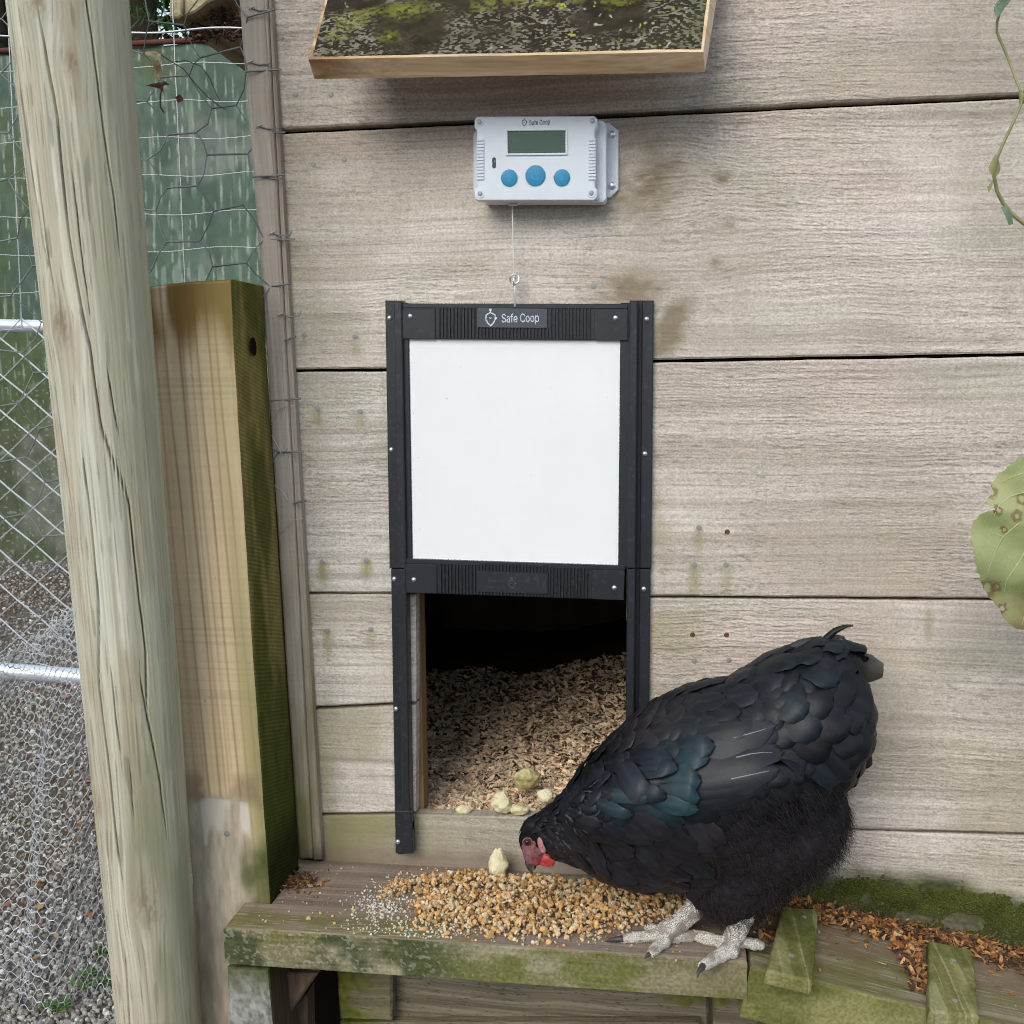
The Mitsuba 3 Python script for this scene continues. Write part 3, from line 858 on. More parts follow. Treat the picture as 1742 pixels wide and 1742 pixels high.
# its weathered coating with lichens: a skin of its own, rough, 1-3 mm thick
def quadgrid(a, b, c, d, nu, nv):
    u, v = np.meshgrid(np.linspace(0, 1, nu), np.linspace(0, 1, nv))
    return a * ((1 - u) * (1 - v))[..., None] + b * (u * (1 - v))[..., None] + c * (u * v)[..., None] + d * ((1 - u) * v)[..., None]


ins = np.array([.003, 0, 0])
pg = quadgrid(tl + ins + (tlw - tl) * .01, tr - ins + (trw - tr) * .012, trw - ins, tlw + ins, 420, 170)
e = meshkit.fbm(pg * 190, 3, 2)
e2 = meshkit.fbm(pg * 45, 3, 4)
hgt = .0006 + .0016 * np.clip((e - .42) * 4, 0, 1) * np.clip((e2 - .35) * 4, 0, 1)
hgt[0] = hgt[:, 0] = hgt[:, -1] = -.0002
pg = pg + vn * hgt[..., None]
nu = pg.shape[1]
i, j = np.meshgrid(np.arange(pg.shape[0] - 1), np.arange(nu - 1), indexing='ij')
q = i * nu + j
fc = np.vstack([np.stack([q, q + 1, q + nu + 1], -1).reshape(-1, 3), np.stack([q, q + nu + 1, q + nu], -1).reshape(-1, 3)])
m = trimesh.Trimesh(pg.reshape(-1, 3), fc, process=False)
if m.face_normals[0] @ vn < 0:
    m.invert()


def lichen_color(p, n, uv):
    a, b = p.x, p.z * 1.1
    col = mix((.022, .017, .013), (.060, .046, .036), fbm(a * 60, b * 90))
    g1 = smoothstep(.50, .60, noise(a * 330, b * 620) * .62 + .38 * noise(a * 150, b * 260 + 7)) * smoothstep(.38, .60, fbm(a * 13, b * 22, 3.0))
    col = mix(col, mix((.17, .155, .11), (.31, .285, .22), noise(a * 120, b * 120)), g1 * .75)
    blob, b2, rr = voronoi(a * 58 + noise(a * 160, b * 160) * .7, b * 82 + noise(b * 170, a * 140) * .7)
    bl_ = (1 - smoothstep(.12, .30, blob + .25 * noise(a * 350, b * 350))) * smoothstep(.35, .55, fbm(a * 8 + 5, b * 9))
    lc = mix((.30, .36, .28), (.44, .45, .33), rr)
    lc = mix(lc, mi.Color3f(.36, .36, .06), smoothstep(.72, .76, rr))
    col = mix(col, lc, bl_ * step01(rr, .35))
    g = smoothstep(.42, .62, fbm(a * 9 + 1.3, b * 15 + 4, 8.0)) * (.10 + .85 * smoothstep(-.02, .14, a)) 
    mg = mix((.045, .055, .012), (.15, .165, .04), noise(a * 300, b * 330) * smoothstep(.25, .7, noise(a * 60, b * 80)))
    col = mix(col, mg, g * .85)
    y = gauss(a - float(Q(690, 18, vo, vn)[0]), .026) * gauss(p.z - float(Q(690, 18, vo, vn)[2]), .010)
    y = dr.maximum(y, gauss(a - float(Q(660, 62, vo, vn)[0]), .012) * gauss(p.z - float(Q(660, 62, vo, vn)[2]), .006))
    y = dr.maximum(y, smoothstep(.68, .78, fbm(a * 16 + 9, b * 30)) * .6)
    return mix(col, mi.Color3f(.22, .23, .04), y * smoothstep(.30, .65, fbm(a * 240, b * 330)) * .85)


def step01(x, t):
    return smoothstep(t, t + .04, x)


bs('lichen_top', lichen_color, .9, .15, lambda p, n, uv: noise(p.x * 330, p.z * 380, p.y * 300), .0009, .0008)
part(vis, 'lichen_skin', m, 'lichen_top', True, label='dark weathered top with green moss and pale lichen spots')
# ---------------------------------------------------------------- the controller on the wall
bs('grey_plastic', lambda p, n, uv: mi.Color3f(.62, .66, .72) * (.97 + .06 * fbm(p.x * 60, p.z * 60)), .42, .4)
bs('screen_glass', lambda p, n, uv: mix((.045, .085, .052), (.10, .155, .085), smoothstep(.94, .90, p.z * .6 + .4 * _z(910, 240) + .02 * noise(p.x * 60, p.z * 25))), .12, .6)
bs('button_blue', (.008, .20, .38), .4, .4)
bs('button_mark', (.02, .27, .46), .4, .4)
bs('screw_steel', (.72, .72, .74), .28, .5, metallic=.85)
bs('screw_grey', (.22, .23, .25), .35, .5, metallic=.3)
bs('print_dark', (.035, .045, .06), .5, .3)
bs('print_light', (.62, .66, .72), .5, .3)
ctl = thing('door_controller', 'pale grey door controller box with small screen and three blue buttons', 'controller')
YF = -.045
# front lid, notched where the ribbed grips sit
lid = [(811, 198), (1011, 197), (1016, 202), (1016, 214), (1012, 219), (1012, 318), (1016, 322), (1016, 335), (1011, 341), (812, 341), (807, 336), (807, 322), (811, 318), (811, 222), (807, 217), (807, 203)]
m = upright(slab2(pxpoly(lid, YF), .016, .0016, 3), YF + .016)
part(ctl, 'lid', m, 'grey_plastic', 40)
YB = -.0062
base = [(822, 206), (1026, 205), (1031, 211), (1031, 338), (1026, 344), (824, 344), (819, 339), (819, 211)]
m = upright(slab2(pxpoly(base, -.029), .0228, .0008, 2), -.0062)
part(ctl, 'case', m, 'grey_plastic', 40)
fl = [(818, 216), (809, 222), (805, 230), (805, 322), (809, 330), (818, 336), (1030, 336), (1038, 336), (1052, 322), (1052, 222), (1036, 209), (1030, 209)]
m = plate(fl, -.006, .0055, .0008)
part(ctl, 'mounting_flange', m, 'grey_plastic', 40)
for a, b in ((1041, 229), (1041, 316)):
    c = P(a, b, -.006)
    part(ctl, 'mounting_screw', disc([c[0], -.0062, c[2]], .0042, .0018, .0012), 'screw_steel', 30)
for a, b in ((816, 208), (1008, 206), (817, 330), (1006, 329)):
    c = P(a, b, YF)
    ring = trimesh.creation.annulus(r_min=.0031, r_max=.0047, height=.0018)
    ring.vertices = ring.vertices @ XZ.T + [c[0], YF - .0002, c[2]]
    k = part(ctl, 'screw', disc([c[0], YF - .0002, c[2]], .0028, .0003, .0002), 'screw_grey', 30)
    s = partkey(k, 'socket_rim')
    scene[s] = mikit.ply(ring, 'grey_plastic', smooth=30)
# screen: a raised bezel and the glass within
bz = [(859, 219), (965, 218), (965, 263), (860, 264)]
gl = [(863, 222.5), (962, 221.5), (962, 260), (863.5, 261)]
part(ctl, 'screen_bezel', plate(bz, YF - .0022, .0022 + .0002, .0, [gl]), 'grey_plastic', 30)
part(ctl, 'screen', plate(gl, YF - .0002, .0010, .0), 'screen_glass')
for a, b, r in ((866.5, 303, 14.2), (911, 299, 17.4), (956, 302.5, 14.2)):
    c, s = P(a, b, YF), np.linalg.norm(P(a + r, b, YF) - P(a, b, YF))
    rim = trimesh.creation.annulus(r_min=s * 1.01, r_max=s * 1.07, height=.0008)
    rim.vertices = rim.vertices @ XZ.T + [c[0], YF, c[2]]
    k = part(ctl, 'button', disc([c[0], YF - .0001, c[2]], s * .985, .0014, .0005, 36), 'button_blue', 30)
    kk = partkey(k, 'rim')
    scene[kk] = mikit.ply(rim, 'grey_plastic', smooth=30)
    u = s * .35
    if r > 15:
        g = LineString([(u * math.sin(t), u * math.cos(t)) for t in np.linspace(.6, 2 * math.pi - .6, 30)]).buffer(.0005).union(LineString([(0, u * .35), (0, u * 1.15)]).buffer(.0005))
    else:
        sg = -1 if a > 900 else 1
        g = LineString([(0, -u * sg), (0, u * sg)]).buffer(.00045).union(LineString([(-u * .7, u * .25 * sg), (0, u * sg), (u * .7, u * .25 * sg)]).buffer(.00045))
    mm = extr(g, .0003)
    mm.vertices = mm.vertices @ XZ.T + [c[0], YF - .00175, c[2]]
    kk = partkey(k, 'symbol')
    scene[kk] = mikit.ply(mm, 'button_mark')
# ribbed grips either side
for xa, xb in ((811.5, 823.5), (1001, 1013.5)):
    ms = []
    for t in np.linspace(238, 304, 13):
        a, b = P(xa, t - 1.6, YF), P(xb, t + 1.6, YF)
        ms.append(box((a[0], YF - .0021, b[2]), (b[0], YF + .0004, a[2])))
    part(ctl, 'grip_ribs', cat(ms), 'grey_plastic', kind='stuff')
ms = []
for t in np.linspace(226, 322, 17):
    a = P(1030.5, t, -.017)
    ms.append(box((a[0] - .0005, -.0285, a[2] - .0010), (a[0] + .0010, -.0070, a[2] + .0010)))
part(ctl, 'side_ribs', cat(ms), 'grey_plastic', kind='stuff')
c = P(840.5, 277, YF)
g = LineString([(0, -.0042), (0, .0042)]).buffer(.0022)
mm = extr(g, .0006)
mm.vertices = mm.vertices @ XZ.T + [c[0], YF - .0000, c[2]]
part(ctl, 'sensor_slot', mm, 'print_dark')
c2 = P(841.5, 275, YF)
part(ctl, 'sensor', disc([c2[0], YF - .0006, c2[2]], .0011, .0004, .0003), 'screw_grey', 30)
ca, cb = P(865, 343, -.022), P(880, 348, -.022)
part(ctl, 'cord_outlet', box((ca[0], -.026, cb[2] - .001), (cb[0], -.018, ca[2] + .001)), 'grey_plastic')


def lettering(text, px, py, h_px, yf, condense=.74, bold=True, t=.0003, w_px=None):
    """lettering standing on the plane yf, its first foot point at the pixel"""
    h = np.linalg.norm(P(px, py - h_px, yf) - P(px, py, yf))
    m = meshkit.text_mesh(text, h, t, bold)
    if w_px:
        condense = np.linalg.norm(P(px + w_px, py, yf) - P(px, py, yf)) / (m.vertices[:, 0].max())
    m.vertices = m.vertices * [condense, 1, 1]
    o = P(px, py, yf)
    a = np.array(P(px + 100, py, yf)) - o            # the print keeps level with the lid it stands on
    m.vertices = m.vertices @ XZ.T + [o[0], yf, o[2]]
    return m


def chick(px, py, s_px, yf, lw, t=.0003):
    """the mark: an egg-shaped shield with a comb, a beak and a smile"""
    s = np.linalg.norm(P(px + s_px, py, yf) - P(px, py, yf))
    o = P(px, py, yf)
    ol = Polygon([(0, .62), (.48, .36), (.52, -.12), (.30, -.52), (0, -.80), (-.30, -.52), (-.52, -.12), (-.48, .36)]).buffer(.06).buffer(-.06)
    g = ol.exterior.buffer(lw)
    g = g.union(Polygon([(.52, .18), (.78, 0), (.52, -.16)])).union(Point(0, .90).buffer(.13)).union(Polygon([(-.10, .84), (.10, .84), (0, .62)]))
    g = g.union(LineString([(-.14, .08), (-.05, .02), (.05, .02), (.14, .08)]).buffer(lw * .55))
    m = extr(g, t / s)
    m.vertices = (m.vertices * s) @ XZ.T + [o[0], yf, o[2]]
    return m


part(ctl, 'lettering', lettering('Safe Coop', 900, 213, 8.2, YF, w_px=36), 'print_dark')
part(ctl, 'emblem', chick(892, 208.5, 7.0, YF, .085), 'print_dark')

# the cord that lifts the door
bs('cord_white', (.70, .68, .62), .8, .2)
cord = thing('pull_cord', 'thin white cord with steel ring hanging from the controller', 'cord')
pts = [P(871.5, 346, -.022), P(872.5, 400, -.022), P(874, 440, -.021), P(875, 466, -.020)]
part(cord, 'string', tube(pts, .00085, 6), 'cord_white', True)
kn = [P(875 + 2.5 * math.sin(t * 3), 464 + 4 * t / 3, -.020) + [0, .001 * math.cos(t * 3), 0] for t in np.linspace(0, 6, 20)]
part(cord, 'knot', tube(kn, .0008, 5), 'cord_white', True)
ringc = P(875.5, 475, -.020)
tt = np.linspace(0, 2 * np.pi, 26)
part(cord, 'ring', tube([ringc + [.0056 * math.sin(t), .001 * math.sin(2 * t), .0056 * math.cos(t)] for t in tt], .00125, 8, False), 'screw_steel', True)
part(cord, 'ring', tube([ringc + [.0032 * math.sin(t) * .4, .0030 * math.sin(t), .0046 * math.cos(t) - .0025] for t in tt], .0011, 8, False), 'screw_steel', True)
part(cord, 'eye_bolt', tube([P(875.5, 484, -.0185), P(876, 500, -.0182), P(876, 522, -.018)], .0014, 8), 'screw_steel', True)

# ---------------------------------------------------------------- the sliding door
bs('black_plastic', lambda p, n, uv: mi.Color3f(.0165, .0185, .0240) * (.75 + .5 * fbm(p.x * 40, p.z * 25, p.y * 40)) + mi.Color3f(.05, .045, .04) * smoothstep(.74, .86, noise(p.x * 260, p.z * 240, p.y * 90)) * .25, .38, .45)
bs('plate_grey', (.060, .066, .078), .42, .4)
bs('white_panel', lambda p, n, uv: mi.Color3f(.80, .80, .815) * (.965 + .05 * fbm(p.x * 14, p.z * 14)) * (1 - .6 * smoothstep(.985, .992, noise(p.x * 230, p.z * 230, 4.0))), .45, .35)
door = thing('coop_door', 'white sliding pop hole door raised in its black plastic frame', 'door')


def rail(name, x_top, x_bot, y0, y1, yf, t, b=.0012):
    pp = [(x_top[0], y0), (x_top[1], y0), (x_bot[1], y1), (x_bot[0], y1)]
    return part(door, name, plate(pp, yf, t, b), 'black_plastic', 40)


def lx(py): return 655 + (py - 512) * .0162
def rx_(py): return 1112 - (py - 512) * .0092


def railx(fn, o0, o1, y0, y1):
    return (fn(y0) + o0, fn(y0) + o1), (fn(y1) + o0, fn(y1) + o1)


for y0, y1, g in ((511, 967, 0), (968.5, 1452, 1.2)):
    rail('left_flange', *railx(lx, 0 + g * 2, 18, y0, y1), y0, y1, -.0085, .0083)
    rail('left_groove', *railx(lx, 13, 18, y0, y1), y0, y1, -.0060, .0058)
    rail('left_channel', *railx(lx, 15, 28, y0, y1), y0, y1, -.0215, .0213)
    if g == 0:
        rail('left_lip', *railx(lx, 26, 39.5, y0, y1), y0 + 4, y1, -.0150, .0020)
    rail('right_flange', *railx(rx_, -20, 0 - g, y0, y1), y0, y1, -.0085, .0083)
    rail('right_groove', *railx(rx_, -29, -18, y0, y1), y0, y1, -.0060, .0058)
    rail('right_channel', *railx(rx_, -41, -27.5, y0, y1), y0, y1, -.0215, .0213)
    if g == 0:
        rail('right_lip', *railx(rx_, -56.5, -39, y0, y1), y0 + 4, y1, -.0150, .0020)
part(door, 'end_cap', plate([(672, 1380), (697, 1380), (700, 1386), (703, 1452), (676, 1454)], -.0235, .0145, .001), 'black_plastic', 40)
for a in (1432, 1405):
    c0 = P(699, a, -.018)
    part(door, 'slot', box((c0[0] + .0012, -.021, c0[2] - .006), (c0[0] + .0030, -.012, c0[2] + .006)), 'hole_dark')
pan = [(684, 566), (1064, 566), (1061, 976), (690, 964)]
part(door, 'panel', plate(pan, -.0125, .004, .0004), 'white_panel', 30)


def slide_bar(corners, yf, plate_px, rib_x, rib_pitch, low=.0):
    """a cross bar: body with a ridge along its upper edge, fine upright ribs, and a plate in the middle"""
    (tlx, tly), (trx, try_), (brx, bry), (blx, bly) = corners
    k = part(door, 'cross_bar', plate(corners, yf, abs(yf) - .0128, .0012), 'black_plastic', 40)

    def at(u, v):
        x = (1 - v) * ((1 - u) * tlx + u * trx) + v * ((1 - u) * blx + u * brx)
        y = (1 - v) * ((1 - u) * tly + u * try_) + v * ((1 - u) * bly + u * bry)
        return x, y

    def strip(u0, v0, u1, v1, yf2, t, b=.0004):
        return plate([at(u0, v0), at(u1, v0), at(u1, v1), at(u0, v1)], yf2, t, b)
    kk = partkey(k, 'ridge')
    scene[kk] = mikit.ply(strip(0.0, .0, 1.0, .13, yf - .0012, .0016, .0005), 'black_plastic', smooth=40)
    ends = [strip(.0, .16, .148, 1.0, yf - .0022, .0025), strip(.852, .16, 1.0, 1.0, yf - .0022, .0025)]
    for e_ in ends:
        kk = partkey(k, 'end_plate')
        scene[kk] = mikit.ply(e_, 'black_plastic', smooth=40)
    ribs = []
    for u in np.arange(.162, .84, .01545):
        mid = .335 < u < .655
        ribs.append(strip(u, .66 if mid else .12, u + .0062, 1.0, yf - .0030, .0034, .0003))
        if mid and low:
            ribs.append(strip(u, .05, u + .0062, .30, yf - .0030, .0034, .0003))
    kk = partkey(k, 'ribs')
    scene[kk] = mikit.ply(cat(ribs), 'black_plastic', smooth=30)
    labels[kk] = {'kind': 'stuff'}
    kk = partkey(k, 'name_plate')
    scene[kk] = mikit.ply(plate(plate_px, yf - .0030, .0032, .0005), 'plate_grey' if not low else 'black_plastic', smooth=40)
    return k


k1 = slide_bar([(683, 516), (1068, 517), (1068, 579), (683, 576)], -.0165, [(811, 523.5), (931, 525), (931, 558.5), (811, 557)], 0, 0)
kk = partkey(k1, 'lettering')
scene[kk] = mikit.ply(lettering('Safe Coop', 853, 548.5, 14.2, -.0195, w_px=64, bold=False), 'print_light')
kk = partkey(k1, 'emblem')
scene[kk] = mikit.ply(chick(834.5, 541.5, 15.5, -.0195, .055), 'print_light')
k2 = slide_bar([(687, 950.5), (1063, 962.5), (1061, 1021), (688, 1008)], -.0180, [(813, 972), (932, 976), (932, 1011), (813, 1007)], 0, 0, .3)
kk = partkey(k2, 'emblem')
scene[kk] = mikit.ply(chick(871, 993, 10, -.0210, .06, .0004), 'plate_grey')
for a, b, yy in ((663, 541, -.0085), (666, 765, -.0085), (671, 985, -.0085), (674, 1206, -.0085), (1100, 543, -.0085), (1097, 772, -.0085), (1095, 1002, -.0085), (698, 538, -.0187), (1047, 541, -.0187), (704, 986, -.0202), (1045, 1000, -.0202), (677, 1432, -.0235)):
    c = P(a, b, yy)
    part(door, 'screw', disc([c[0], yy + .0001, c[2]], .0032, .0009, .0016), 'screw_steel', 40)
# ---------------------------------------------------------------- ground, gravel, the yard behind
rng = np.random.default_rng(7)


def ground_z(x, y):
    """level in front of and under the coop, rising gently behind it"""
    t = np.clip((np.asarray(y) - .30) / 1.95, 0, 1.25)
    return .39 * t * np.where(t < 1, 1, 1) * 1.0


def grid_sheet(xs, ys, zf):
    X, Y = np.meshgrid(xs, ys)
    v = np.stack([X, Y, zf(X, Y)], -1).reshape(-1, 3)
    n = len(xs)
    i, j = np.meshgrid(np.arange(len(ys) - 1), np.arange(n - 1), indexing='ij')
    q = i * n + j
    return trimesh.Trimesh(v, np.vstack([np.stack([q, q + 1, q + n + 1], -1).reshape(-1, 3), np.stack([q, q + n + 1, q + n], -1).reshape(-1, 3)]), process=False)


def gz(x, y):
    return ground_z(x, y) + .012 * (meshkit.fbm(np.stack([x * 6, y * 6, x * 0], -1), 3) - .5) - .006


xs = np.unique(np.r_[-60, -30, -12, -5, np.linspace(-2.5, 1.5, 90), 3, 8, 20, 60])
ys = np.unique(np.r_[-60, -30, -10, -4, np.linspace(-1.5, 3.5, 110), 5, 9, 20, 60])


def ground_color(p, n, uv):
    col = mix((.055, .048, .042), (.17, .16, .15), noise(p.x * 150, p.y * 150))
    return mix(col, mi.Color3f(.09, .062, .04), smoothstep(.5, .68, fbm(p.x * 3, p.y * 3)) * .7)


bs('ground_dirt', ground_color, .95, .1, lambda p, n, uv: noise(p.x * 150, p.y * 150), .003, .002)
solo('ground', grid_sheet(xs, ys, gz), 'ground_dirt', 'grey gravel yard behind and around the coop', smooth=True, kind='structure')
bs('stone', VC, .85, .25)
lumps = [lump(rng, 0, .9, (1, rng.uniform(.7, 1), rng.uniform(.55, .85))) for _ in range(16)]
lumps1 = [lump(rng, 1, .5, (1, rng.uniform(.7, 1), rng.uniform(.5, .8))) for _ in range(10)]
pieces, cols = [], []
N = 16000
yy = .02 + 2.22 * rng.random(N) ** 1.25
lo, hi = -.66 * (yy + 1.39) - .07, -.445 * (yy + 1.39) + .05
xx = lo + (hi - lo) * rng.random(N)
zz = gz(xx, yy)
for x, y, z in zip(xx, yy, zz):
    v, f = lumps1[rng.integers(10)] if y < .42 else lumps[rng.integers(16)]
    s = rng.uniform(.0026, .0062) * (1.25 if rng.random() < .08 else 1)
    pieces.append(((v * s) @ rot_random(rng).T + [x, y, z + s * .25], f))
    g = rng.beta(2, 3.2)
    c = np.array([.125, .115, .105]) * (1 - g) + np.array([.54, .505, .46]) * g
    r = rng.random()
    if r < .05: c = np.array([.62, .60, .56])
    elif r < .10: c = np.array([.22, .165, .11])
    cols.append(c)
m, c = join(pieces, cols)
solo('gravel', m, 'stone', 'loose grey gravel on the yard behind the wire netting', color=c, smooth=False, kind='stuff')
# fallen leaves and bark on the gravel
bs('dry_leaf', VC, .8, .2)
pieces, cols = [], []
for k in range(150):
    if k < 120:
        y = rng.uniform(.6, 2.0); x = (y + 1.39) * rng.uniform(-.68, -.43)
    elif k < 180:
        y = rng.uniform(.3, .6); x = (y + 1.39) * rng.uniform(-.68, -.43)
    else:
        y = rng.uniform(1.5, 2.15); x = (y + 1.39) * rng.uniform(-.68, -.43)
    a = np.linspace(0, 2 * np.pi, 9)[:-1]
    L, W = rng.uniform(.006, .015), rng.uniform(.003, .007)
    v = np.c_[np.cos(a) * L, np.sin(a) * W * (1 - .35 * np.cos(a)), .25 * W * np.cos(2 * a) + rng.normal(0, .0006, 8)]
    v = np.vstack([v, [0, 0, .0005]])
    f = np.array([[i, (i + 1) % 8, 8] for i in range(8)])
    R = rotz(rng.uniform(0, 6.3)) @ trimesh.transformations.rotation_matrix(rng.normal(0, .35), [1, 0, 0])[:3, :3]
    pieces.append((v @ R.T + [x, y, gz(np.array(x), np.array(y)) + .010], f))
    cols.append(np.array([[.20, .10, .05], [.30, .19, .10], [.33, .17, .13], [.12, .07, .04]][rng.integers(4)]) * rng.uniform(.7, 1.2))
m, c = join(pieces, cols)
solo('leaf_litter', m, 'dry_leaf', 'brown fallen leaves scattered over the gravel', color=c, kind='stuff')
# a few weeds at the foot of the round post
bs('weed_leaf', {'type': 'mesh_attribute', 'name': 'vertex_color'}, .6, .3)
pieces, cols = [], []
for cx, cy in ((G(85, 1690, .02)), (G(150, 1640, .02)), (G(185, 1655, .02)), (G(95, 1700, .02)), (G(170, 1600, .02)))[:5] and [G(a, b, .02)[:2] for a, b in ((88, 1692), (155, 1642), (182, 1650), (100, 1700), (172, 1612), (140, 1660))]:
    for k in range(16):
        L, W, a = rng.uniform(.010, .026), rng.uniform(.0016, .0034), rng.uniform(0, 6.3)
        up = rng.uniform(.35, 1.0)
        t = np.linspace(0, 1, 5)
        ctr = np.c_[t * L, t * 0, up * L * t * (1 - .5 * t)]
        w = W * np.sin(np.pi * np.clip(t * .92 + .06, 0, 1))
        v = np.vstack([ctr + np.c_[t * 0, w, t * 0], ctr - np.c_[t * 0, w, t * 0]])
        f = np.vstack([[i, i + 1, i + 6] for i in range(4)] + [[i, i + 6, i + 5] for i in range(4)])
        o = np.array([cx, cy, 0]) + np.r_[rng.normal(0, .006, 2), 0]
        o[2] = gz(o[0:1], o[1:2])[0] + .006
        pieces.append((v @ rotz(a).T + o, f))
        cols.append(np.array([.06, .13, .025]) * rng.uniform(.6, 1.6))
m, c = join(pieces, cols)
solo('weeds', m, 'weed_leaf', 'small green weeds in the gravel beside the round post', color=c, kind='stuff')

# ---------------------------------------------------------------- green sheet fence behind the yard
YS = 2.22


def sheet_color(p, n, uv):
    a, b = p.x, p.z
    col = mix((.034, .066, .044), (.090, .142, .100), fbm(a * 9, b * 5))
    col = mix(col, mi.Color3f(.055, .080, .018), smoothstep(.48, .68, fbm(a * 3.2 + 6, b * 2.2)) * .75)
    col = mix(col, mi.Color3f(.062, .068, .026), smoothstep(1.15, .75, b) * .75)
    col = mix(col, mi.Color3f(.20, .20, .18), smoothstep(.55, .72, fbm(a * 5 + 1, b * 5 + 9)) * .45)
    u = a * 34 + .5 * noise(b * 3, a * 2)
    cell = dr.floor(u)
    jit = cell_rand(cell, 5)
    v = b * (8 + 14 * cell_rand(cell, 11)) + jit * 9
    cv = dr.floor(v)
    r = cell_rand(cell, cv, 2)
    fx, fz = u - cell - .5 + .5 * (cell_rand(cell, cv, 7) - .5), v - cv
    drop = smoothstep(.30, .12, dr.abs(fx) / (.45 + .75 * (1 - fz)) + .16 * noise(a * 170, b * 110)) * smoothstep(.95, .70, fz) * smoothstep(.02, .35, fz)
    drop = drop * smoothstep(.35, .5, r) * smoothstep(.80, 1.1, b + .25 * (fbm(a * 4, b * 3) - .5))
    col = mix(col, mi.Color3f(.34, .38, .30), drop * (.25 + .85 * r * fbm(a * 22, b * 16)))
    mt = fbm(a * 45, b * 30, 3.0)
    col = col * (.65 + .7 * mt)
    s2 = smoothstep(.62, .8, noise(a * 90, b * 11)) * smoothstep(.4, .6, fbm(a * 8, b * 4))
    col = mix(col, mi.Color3f(.20, .24, .19), s2 * .7 * smoothstep(.7, 1.1, b))
    sp_ = smoothstep(.76, .84, noise(a * 110, b * 110)) * smoothstep(1.2, .9, b)
    return mix(col, mi.Color3f(.26, .25, .19), sp_ * .6)


bs('green_sheet', sheet_color, .55, .35)
fen = thing('sheet_fence', 'streaky dark green sheet fence across the back of the yard', 'fence')
za, zb = P(100, 975, YS)[2], P(100, 88, YS)[2]
xa, xb = P(-260, 600, YS)[0], P(560, 600, YS)[0]
w = np.linspace(0, 1, 90)
pr = np.c_[xa + w * (xb - xa), YS + .004 * np.sin(w * 40) + .003 * np.sin(w * 97)]
v = np.vstack([np.c_[pr, np.full(90, za)], np.c_[pr, zb + .008 * np.sin(w * 9)], np.c_[pr + [0, .006], np.full(90, za)], np.c_[pr + [0, .006], zb + .008 * np.sin(w * 9)]])
f = []
for k in range(89):
    f += [[k, k + 1, 91 + k], [k, 91 + k, 90 + k], [181 + k, 180 + k, 270 + k], [181 + k, 270 + k, 271 + k], [90 + k, 91 + k, 271 + k], [90 + k, 271 + k, 270 + k], [k + 1, k, 180 + k], [k + 1, 180 + k, 181 + k]]
part(fen, 'sheet', trimesh.Trimesh(v, f, process=False), 'green_sheet', 40)
bs('rust_trim', (.12, .052, .042), .8, .2)
part(fen, 'top_trim', tube([[xa, YS - .008, zb + .006], [(xa + xb) / 2, YS - .008, zb + .012], [xb, YS - .008, zb + .008]], .009, 8), 'rust_trim', True)
part(fen, 'bottom_board', box((xa, YS - .03, za - .12), (xb, YS - .004, za + .012)), 'brown_wood')

# ---------------------------------------------------------------- dark trees behind the fence
bs('leaf_green', {'type': 'mesh_attribute', 'name': 'vertex_color'}, .6, .3)
bs('bark', (.05, .038, .028), .9, .1)


def leafy(center, radius, n, rng, tone, needle=False):
    pieces, cols = [], []
    for k in range(n):
        d = rng.normal(size=3)
        d /= np.linalg.norm(d)
        o = np.array(center) + d * np.array(radius) * rng.random() ** .4
        L, W = (rng.uniform(.03, .09), rng.uniform(.002, .005)) if needle else (rng.uniform(.03, .06), rng.uniform(.012, .022))
        t = np.linspace(0, 1, 4)
        wd = W * np.array([.2, 1, .8, .05])
        ctr = np.c_[t * L, t * 0, -.25 * L * t * t]
        v = np.vstack([ctr + np.c_[t * 0, wd, t * 0], ctr - np.c_[t * 0, wd, t * 0]])
        f = np.vstack([[i, i + 1, i + 5] for i in range(3)] + [[i, i + 5, i + 4] for i in range(3)])
        pieces.append((v @ rot_random(rng).T + o, f))
        cols.append(np.array(tone) * rng.uniform(.45, 1.7))
    return join(pieces, cols)


for (px, py, yy_, rad, tone, nd, lab) in [(245, 5, 3.2, (.42, .45, .55), (.035, .095, .018), True, 'feathery green conifer above the fence beside the round post'),
                                          (400, -60, 3.7, (.75, .5, .75), (.020, .026, .012), False, 'dark broadleaf tree behind the fence, next to the coop corner'),
                                          (-10, -60, 3.6, (.7, .5, .9), (.016, .022, .012), False, 'dark broadleaf tree at the left edge above the fence')]:
    c = P(px, py, yy_)
    c[2] += rad[2] * .55
    t = thing('tree', lab, 'tree', 'trees behind the fence')
    m, col = leafy(c, rad, 4200 if nd else 2200, rng, tone, nd)
    part(t, 'crown', m, 'leaf_green', False, color=col)
    part(t, 'trunk', tube([[c[0], yy_, .2], [c[0] + .03, yy_, .9], [c[0] - .02, yy_, c[2]], [c[0], yy_, c[2] + rad[2] * .7]], [.09, .075, .06, .02], 10), 'bark', True)
hb = thing('hedge', 'dark hedge standing behind the green sheet fence', 'hedge')
pieces = []
m, col = leafy([(xa + xb) / 2, 4.0, 2.3], (1.6, .3, 1.2), 5000, rng, (.013, .017, .010))
part(hb, 'foliage', m, 'leaf_green', color=col)
part(hb, 'stem', tube([[(xa + xb) / 2, 4.0, .2], [(xa + xb) / 2, 4.0, 2.6]], .05, 8), 'bark', True)

